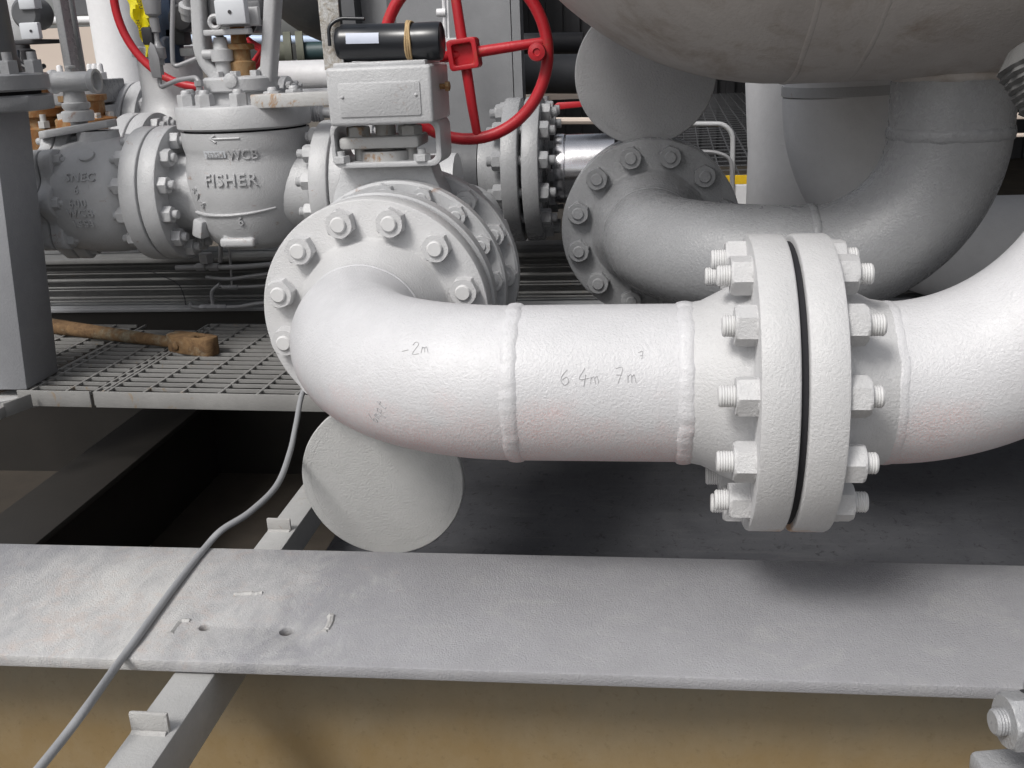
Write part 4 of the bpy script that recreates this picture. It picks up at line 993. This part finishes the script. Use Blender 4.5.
# tubing runs under the control valve
yk = YB0 - .06
def PK(px, py): return PY(px, py, yk)
imp = thing('impulse_tubing', 'thin grey tubing with tee fittings below the control valve', 'tubing', PK(215, 300))
for pts, r in (([PK(176, 268), PK(205, 267), PK(240, 267), PK(300, 262)], .008), ([PK(206, 277), PK(228, 279), PK(252, 276), PK(300, 270)], .006), ([PK(220, 284), PK(212, 292), PK(213, 305)], .006),
               ([PK(190, 303), PK(196, 307), PK(235, 307), PK(262, 303), PK(300, 302)], .0065), ([PK(219, 286), PK(240, 287), PK(290, 284)], .0045), ([PK(221, 240), PK(220, 262)], .007), ([PK(229, 242), PK(232, 285)], .0035)):
    part('tube', G().tube(smooth(pts, 5), r, 9), 'tube', imp)
for (a_, b_, wd) in ((206, 258, .022), (201, 267, .012), (214, 267, .012), (213, 307, .011), (205, 307, .010), (222, 307, .010), (233, 287, .008), (227, 287, .007)):
    part('fitting', G().lathe([(wd*.8,-.016),(wd,-.014),(wd,.014),(wd*.8,.016)], PK(a_, b_), X3 if wd < .02 else Z3, 6), 'tube', imp)
g = G(); g.tube(smooth([PK(146, 270), PK(160, 275), PK(178, 284), PK(184, 296), PK(186, 305)], 6), .0016, 6); solo('wire', g, 'dark', 'thin dark loose wire drooping over the low girder', 'wire', PK(160, 275))

# ================================================================== CABLE over the front girder
cp = [PY(318, 372, 2.02), PY(303, 392, 1.98), PY(296, 425, 1.86), PY(290, 452, 1.75), PY(277, 485, 1.62), PY(250, 512, 1.52), PY(222, 530, 1.46), PZ(205, 548, ZB + .006), PZ(175, 586, ZB + .006), PZ(140, 634, ZB + .006), PZ(118, 664, ZB + .006), PY(90, 703, .96), PY(62, 740, .90), PY(20, 792, .82)]
g = G().tube(smooth(cp, 10), .0058, 14); solo('cable', g, 'cable', 'grey cable drooping across the pit and over the girder', 'cable', cp[7])

# ================================================================== bolt at bottom right
bp = P(997, 722, 1.10)
bl = thing('pipe_spool', 'flange rim with one big nut at the bottom right corner', 'pipe', bp + V((.1,0,-.1)))
axb = V((-1, -.15, 0)).normalized()
g = G(); g.thread(bp - axb * .01, axb, .0150, .014, .0034, 24); part('stud', g, 'grey', bl)
part('nut', G().hexn(bp - axb * .038, axb, .0325, .030, a0=.3), 'grey', bl)
part('flange', G().span((bp.x + .040, bp.y - .03, bp.z - .05), (bp.x + .09, bp.y + .05, bp.z + .03), bev=.006), 'grey', bl)
part('flange', G().box(bp + V((.065, .02, -.092)), (.13,.09,.03), ux=V((1,.2,0)), bev=.008), 'grey', bl)
part('washer', G().lathe([(.036,0),(.036,.004)], bp + V((.034,.0,.0)) , V((1,.15,0)), 24), 'dark', bl)

# ================================================================== FAR BACKGROUND
# steel column behind the handwheel
a_ = PY(399, 60, 3.7); b_ = PY(512, 60, 3.7)
sc = thing('steel_column', 'broad grey steel column rising behind the red handwheel', 'column', ((a_.x+b_.x)/2, 3.7, 0))
part('flange', G().span((a_.x, 3.7, .0), (b_.x, 3.72, H + 1.2)), 'greyd', sc); part('flange', G().span((b_.x + .006, 3.68, .0), (b_.x + .036, 3.78, H + 1.2)), 'greyd', sc); part('web', G().span(((a_.x+b_.x)/2 - .01, 3.72, .0), ((a_.x+b_.x)/2 + .01, 4.05, H + 1.2)), 'greyd', sc)
a_ = PY(346, 60, 3.9); b_ = PY(398, 60, 3.9); sc2 = thing('steel_column', 'narrow darker steel column left of the broad grey one', 'column', (a_.x, 3.9, 0))
part('flange', G().span((a_.x, 3.9, .0), (a_.x + .05, 4.1, H + 1.2)), 'darkgrey', sc2); part('web', G().span((a_.x + .05, 4.0, .0), (b_.x - .03, 4.02, H + 1.2)), 'greyd', sc2); part('flange', G().span((b_.x - .04, 3.95, .0), (b_.x, 4.1, H + 1.2)), 'darkgrey', sc2)
# thin sample tube on the column
g = G(); g.tube([PY(443, -20, 3.5), PY(445, 40, 3.5)], .006, 8); g.tube([PY(447, -20, 3.5), PY(449, 40, 3.5)], .004, 8); g.lathe([(.014,0),(.014,.03)], PY(437, 13, 3.5), X3, 10); g.box(PY(446, 40, 3.5), (.09,.02,.012)); solo('tubing', g, 'whitepipe', 'pair of thin white tubes fixed to the broad column', 'tubing', PY(443, 0, 3.5))
# dark pipe & grey pipe between column and disc
for (px0, px1, py0, py1, Y_, mat, lab, r) in ((505, 583, 44, 43, 4.4, 'dark', 'short black capped pipe right of the broad column', .042), (500, 640, 74, 74, 4.2, 'darkgrey', 'dark grey horizontal pipe right of the broad column', .076)):
    a_, b_ = PY(px0, py0, Y_), PY(px1, py1, Y_); pt = thing('pipe', lab, 'pipe', a_); run(pt, a_, b_, r, mat)
g = G(); g.span(PY(520, 101, 4.6), PY(592, 92, 4.62)); solo('ledge', g, 'farwall', 'beige ledge glimpsed beneath the dark grey horizontal pipe', 'ledge', PY(556, 97, 4.6))
g = G(); g.prism([(0,-.008),(.03,-.012),(.14,-.004),(.14,.012),(.02,.010)], PY(551, 106, 3.4), X3, Z3, (0,.012,0), bev=.003); solo('valve_lever', g, 'red', 'short red lever below the dark grey pipe beside the upright disc', 'lever', PY(551, 106, 3.4))
g = G(); g.lathe([(.014,0),(.02,.004),(.02,.03),(.014,.034),(.014,.05)], PY(545, 112, 3.4), Z3, 8); g.lathe([(.01,0),(.016,.002),(.016,.02)], PY(541, 108, 3.38), X3, 8); solo('small_valve', g, 'tube', 'small dark grey fitting at the end of the short red lever', 'valve', PY(545, 112, 3.4))
g = G(); g.tube([PY(549, 121, 3.5), PY(640, 121, 3.5)], .012, 8); solo('pipe', g, 'farwall', 'thin beige pipe just above the shiny clad pipe', 'pipe', PY(549, 121, 3.5))
# walkway grating with yellow edge seen under the vessel
wk = thing('walkway', 'dark mesh walkway with a yellow edge seen under the vessel', 'walkway', PY(720, 180, 5))
g = G(); zk = PY(730, 176, 4.8).z; 
for k in range(16): x = .1 + k * .085; g.box(V((x - .0, 8.6, zk)), (.005, 7.8, .012), ux=V((1,-.04,0)))
for k in range(40): g.box(V((.75, 4.75 + .19 * k, zk + .010)), (1.3, .006, .005))
part('mesh', g, 'darkgrey', wk)
g = G(); g.span((.1, 4.66, zk - .020), (1.0, 4.68, zk + .018)); part('kick_plate', g, 'yellowpaint', wk)
for (x_, py_) in ((0, 152),):
    g = G(); p = [PY(640, 124, 4.4), PY(724, 124, 4.4), PY(733, 134, 4.4), PY(732, 200, 4.4)]; g.tube(round_path(p, .03), .011, 10)
    solo('handrail', g, 'valve', 'thin grey bent handrail in front of the mesh walkway', 'handrail', p[0])
g = G(); p = [PY(690, 151, 4.3), PY(716, 152, 4.3), PY(731, 158, 4.3), PY(734, 200, 4.3)]; g.tube(round_path(p, .06), .008, 8); solo('tubing', g, 'tube', 'thin curved tube under the bent handrail', 'tubing', p[0])
g = G(); g.span(PY(735, 230, 4.2), PY(752, 184, 4.25)); solo('box', g, 'whitepipe', 'pale box under the yellow walkway edge beside the tapered pipe', 'box', PY(742, 200, 4.2))
for (qy, lab) in ((117, 'upper'), (136, 'lower')):
    a_ = PY(985, qy, 4.3); g = G(); g.box(a_ + V((.5,0,0)), (1.0, .05, .022 if qy < 120 else .012), bev=.003); solo('rail', g, 'farwall', lab + ' beige rail glimpsed between the grey riser and the right edge', 'rail', a_)
# added dark backdrop with a slab above, put in to darken the background
sh = thing('dark_backdrop', 'added dark backdrop closing off the view behind the vessel', 'building', (3, 12.5, 0))
g = G(); g.span((-1.45, 12.5, 0), (9, 12.6, 4.2)); 
for k in range(52): g.span((-1.4 + k * .2, 12.44, 0), (-1.3 + k * .2, 12.5, 4.2))
part('wall', g, 'dark', sh); part('shade_slab', G().span((-.3, 3.9, 3.3), (9, 12.7, 3.5)), 'dark', sh); part('wall', G().span((8.9, 3.9, 0), (9.0, 12.5, 3.3)), 'dark', sh)
g = G(); g.span((-1.45, 9.2, 0), (-1.37, 12.5, 3.3)); part('wall', g, 'dark', sh)
# dark skirt under pipes, behind flanges (equipment base)
g = G(); g.span((-.12, 3.5, 0), (.06, 4.1, PY(540, 100, 3.5).z)); solo('equipment_base', g, 'dark', 'black equipment base behind the clad pipe', 'base', (.2, 3.6, 0))
# dark tank bottom upper-left centre
c = PY(352, -75, 4.6); tk = thing('tank', 'dark rounded tank hanging above the pale pipe beside the yoke', 'tank', c)
part('shell', G().lathe([(.001,-.5)] + [(.5 * math.sin(t), -.5 * math.cos(t)) for t in [PI/2*i/16 for i in range(1, 17)]] + [(.5, 1.0)], c, Z3, 64), 'darkgrey', tk)
# green-grey flanged pipe under it and blue rail
c = PY(285, 53, 4.3); gp = thing('pipe_spool', 'dull green flanged pipe end under the dark tank', 'pipe', c)
M['green'] = simple('dull_green', (.16,.165,.13), .7); M['teal'] = simple('dark_teal', (.03,.06,.065), .5); M['blue'] = simple('blue_enamel', (.45,.55,.72), .5)
part('flange', G().lathe([(.05,0),(.085,.0),(.085,.03),(.03,.031)], c, V((1,.3,0)), 32), 'green', gp); part('flange', G().lathe([(.05,.05),(.085,.05),(.085,.08),(.03,.081)], c, V((1,.3,0)), 32), 'green', gp); part('cap', G().lathe([(.01,-.1),(.035,-.09),(.045,-.05),(.045,.0)], c, V((1,.3,0)), 24), 'green', gp)
part('pipe', G().lathe([(.04,.08),(.04,.6)], c, X3, 24), 'teal', gp)
g = G(); g.tube([PY(60, 37, 9), PY(400, 41, 9)], .035, 12); solo('pipe', g, 'blue', 'distant blue pipe crossing behind the yoke', 'pipe', PY(200, 36, 9))
g = G(); g.tube([PY(40, 21, 6), PY(105, 20, 6)], .024, 12); solo('pipe', g, 'whitepipe', 'bright thin pipe far behind, left of the tall pale pipe', 'pipe', PY(90, 21, 6))
g = G(); g.span(PY(60, 16, 7), PY(112, -40, 7.1)); solo('beam', g, 'darkgrey', 'dark grey beam far behind at the top left', 'beam', PY(90, 5, 7))
g = G(); g.span(PY(-20, 80, 8), PY(112, 26, 8.1)); solo('wall', g, 'farwall', 'pinkish beige wall far behind the left valves', 'wall', PY(60, 60, 8))
g = G(); g.span(PY(300, 90, 14), PY(480, 52, 14.2)); solo('far_building', g, 'whitepipe', 'pale low building on the horizon under the dark tank', 'building', PY(320, 60, 14))

# ================================================================== CAMERA, LIGHT
cam = bpy.data.cameras.new('Camera'); co = bpy.data.objects.new('Camera', cam); COL.objects.link(co)
R3 = Matrix((V((A.x, B.x, U.x)), V((A.y, B.y, U.y)), V((A.z, B.z, U.z))))   # columns = cam axes in world after transpose
R3 = R3.transposed()
co.matrix_world = Matrix.Translation(CAM) @ R3.to_4x4()
cam.sensor_width = 36; cam.lens = F * 36 / 1024; cam.clip_end = 2000; cam.clip_start = .02
S.camera = co
SUN_EL, SUN_AZ = 50, -148                   # azimuth: direction the light comes from, degrees clockwise from +Y
wd = bpy.data.worlds.new('World'); S.world = wd; wd.use_nodes = True; nt = wd.node_tree
bgd = nt.nodes['Background']; sk = nt.nodes.new('ShaderNodeTexSky'); sk.sky_type = 'NISHITA'; sk.sun_disc = False
sk.sun_elevation = math.radians(SUN_EL); sk.sun_rotation = math.radians(SUN_AZ); sk.air_density = 1.0; sk.dust_density = 4; sk.ozone_density = 1
hs = nt.nodes.new('ShaderNodeHueSaturation'); hs.inputs['Saturation'].default_value = .30
nt.links.new(sk.outputs[0], hs.inputs['Color']); nt.links.new(hs.outputs[0], bgd.inputs[0]); bgd.inputs[1].default_value = .10
sl = bpy.data.lights.new('Sun', 'SUN'); sl.energy = 1.75; sl.angle = math.radians(16); sl.color = (1, .975, .94); so = bpy.data.objects.new('Sun', sl); COL.objects.link(so)
az, el = math.radians(SUN_AZ), math.radians(SUN_EL)
dsun = V((math.sin(az) * math.cos(el), math.cos(az) * math.cos(el), math.sin(el)))
so.rotation_mode = 'QUATERNION'; so.rotation_quaternion = dsun.to_track_quat('Z', 'Y'); so.location = dsun * 20
vs = S.view_settings; vs.view_transform = 'Standard'; vs.look = 'None'; vs.exposure = .42; vs.gamma = 1
S.display_settings.display_device = 'sRGB'
for o in bpy.data.objects:
    if 'org' in o: del o['org']
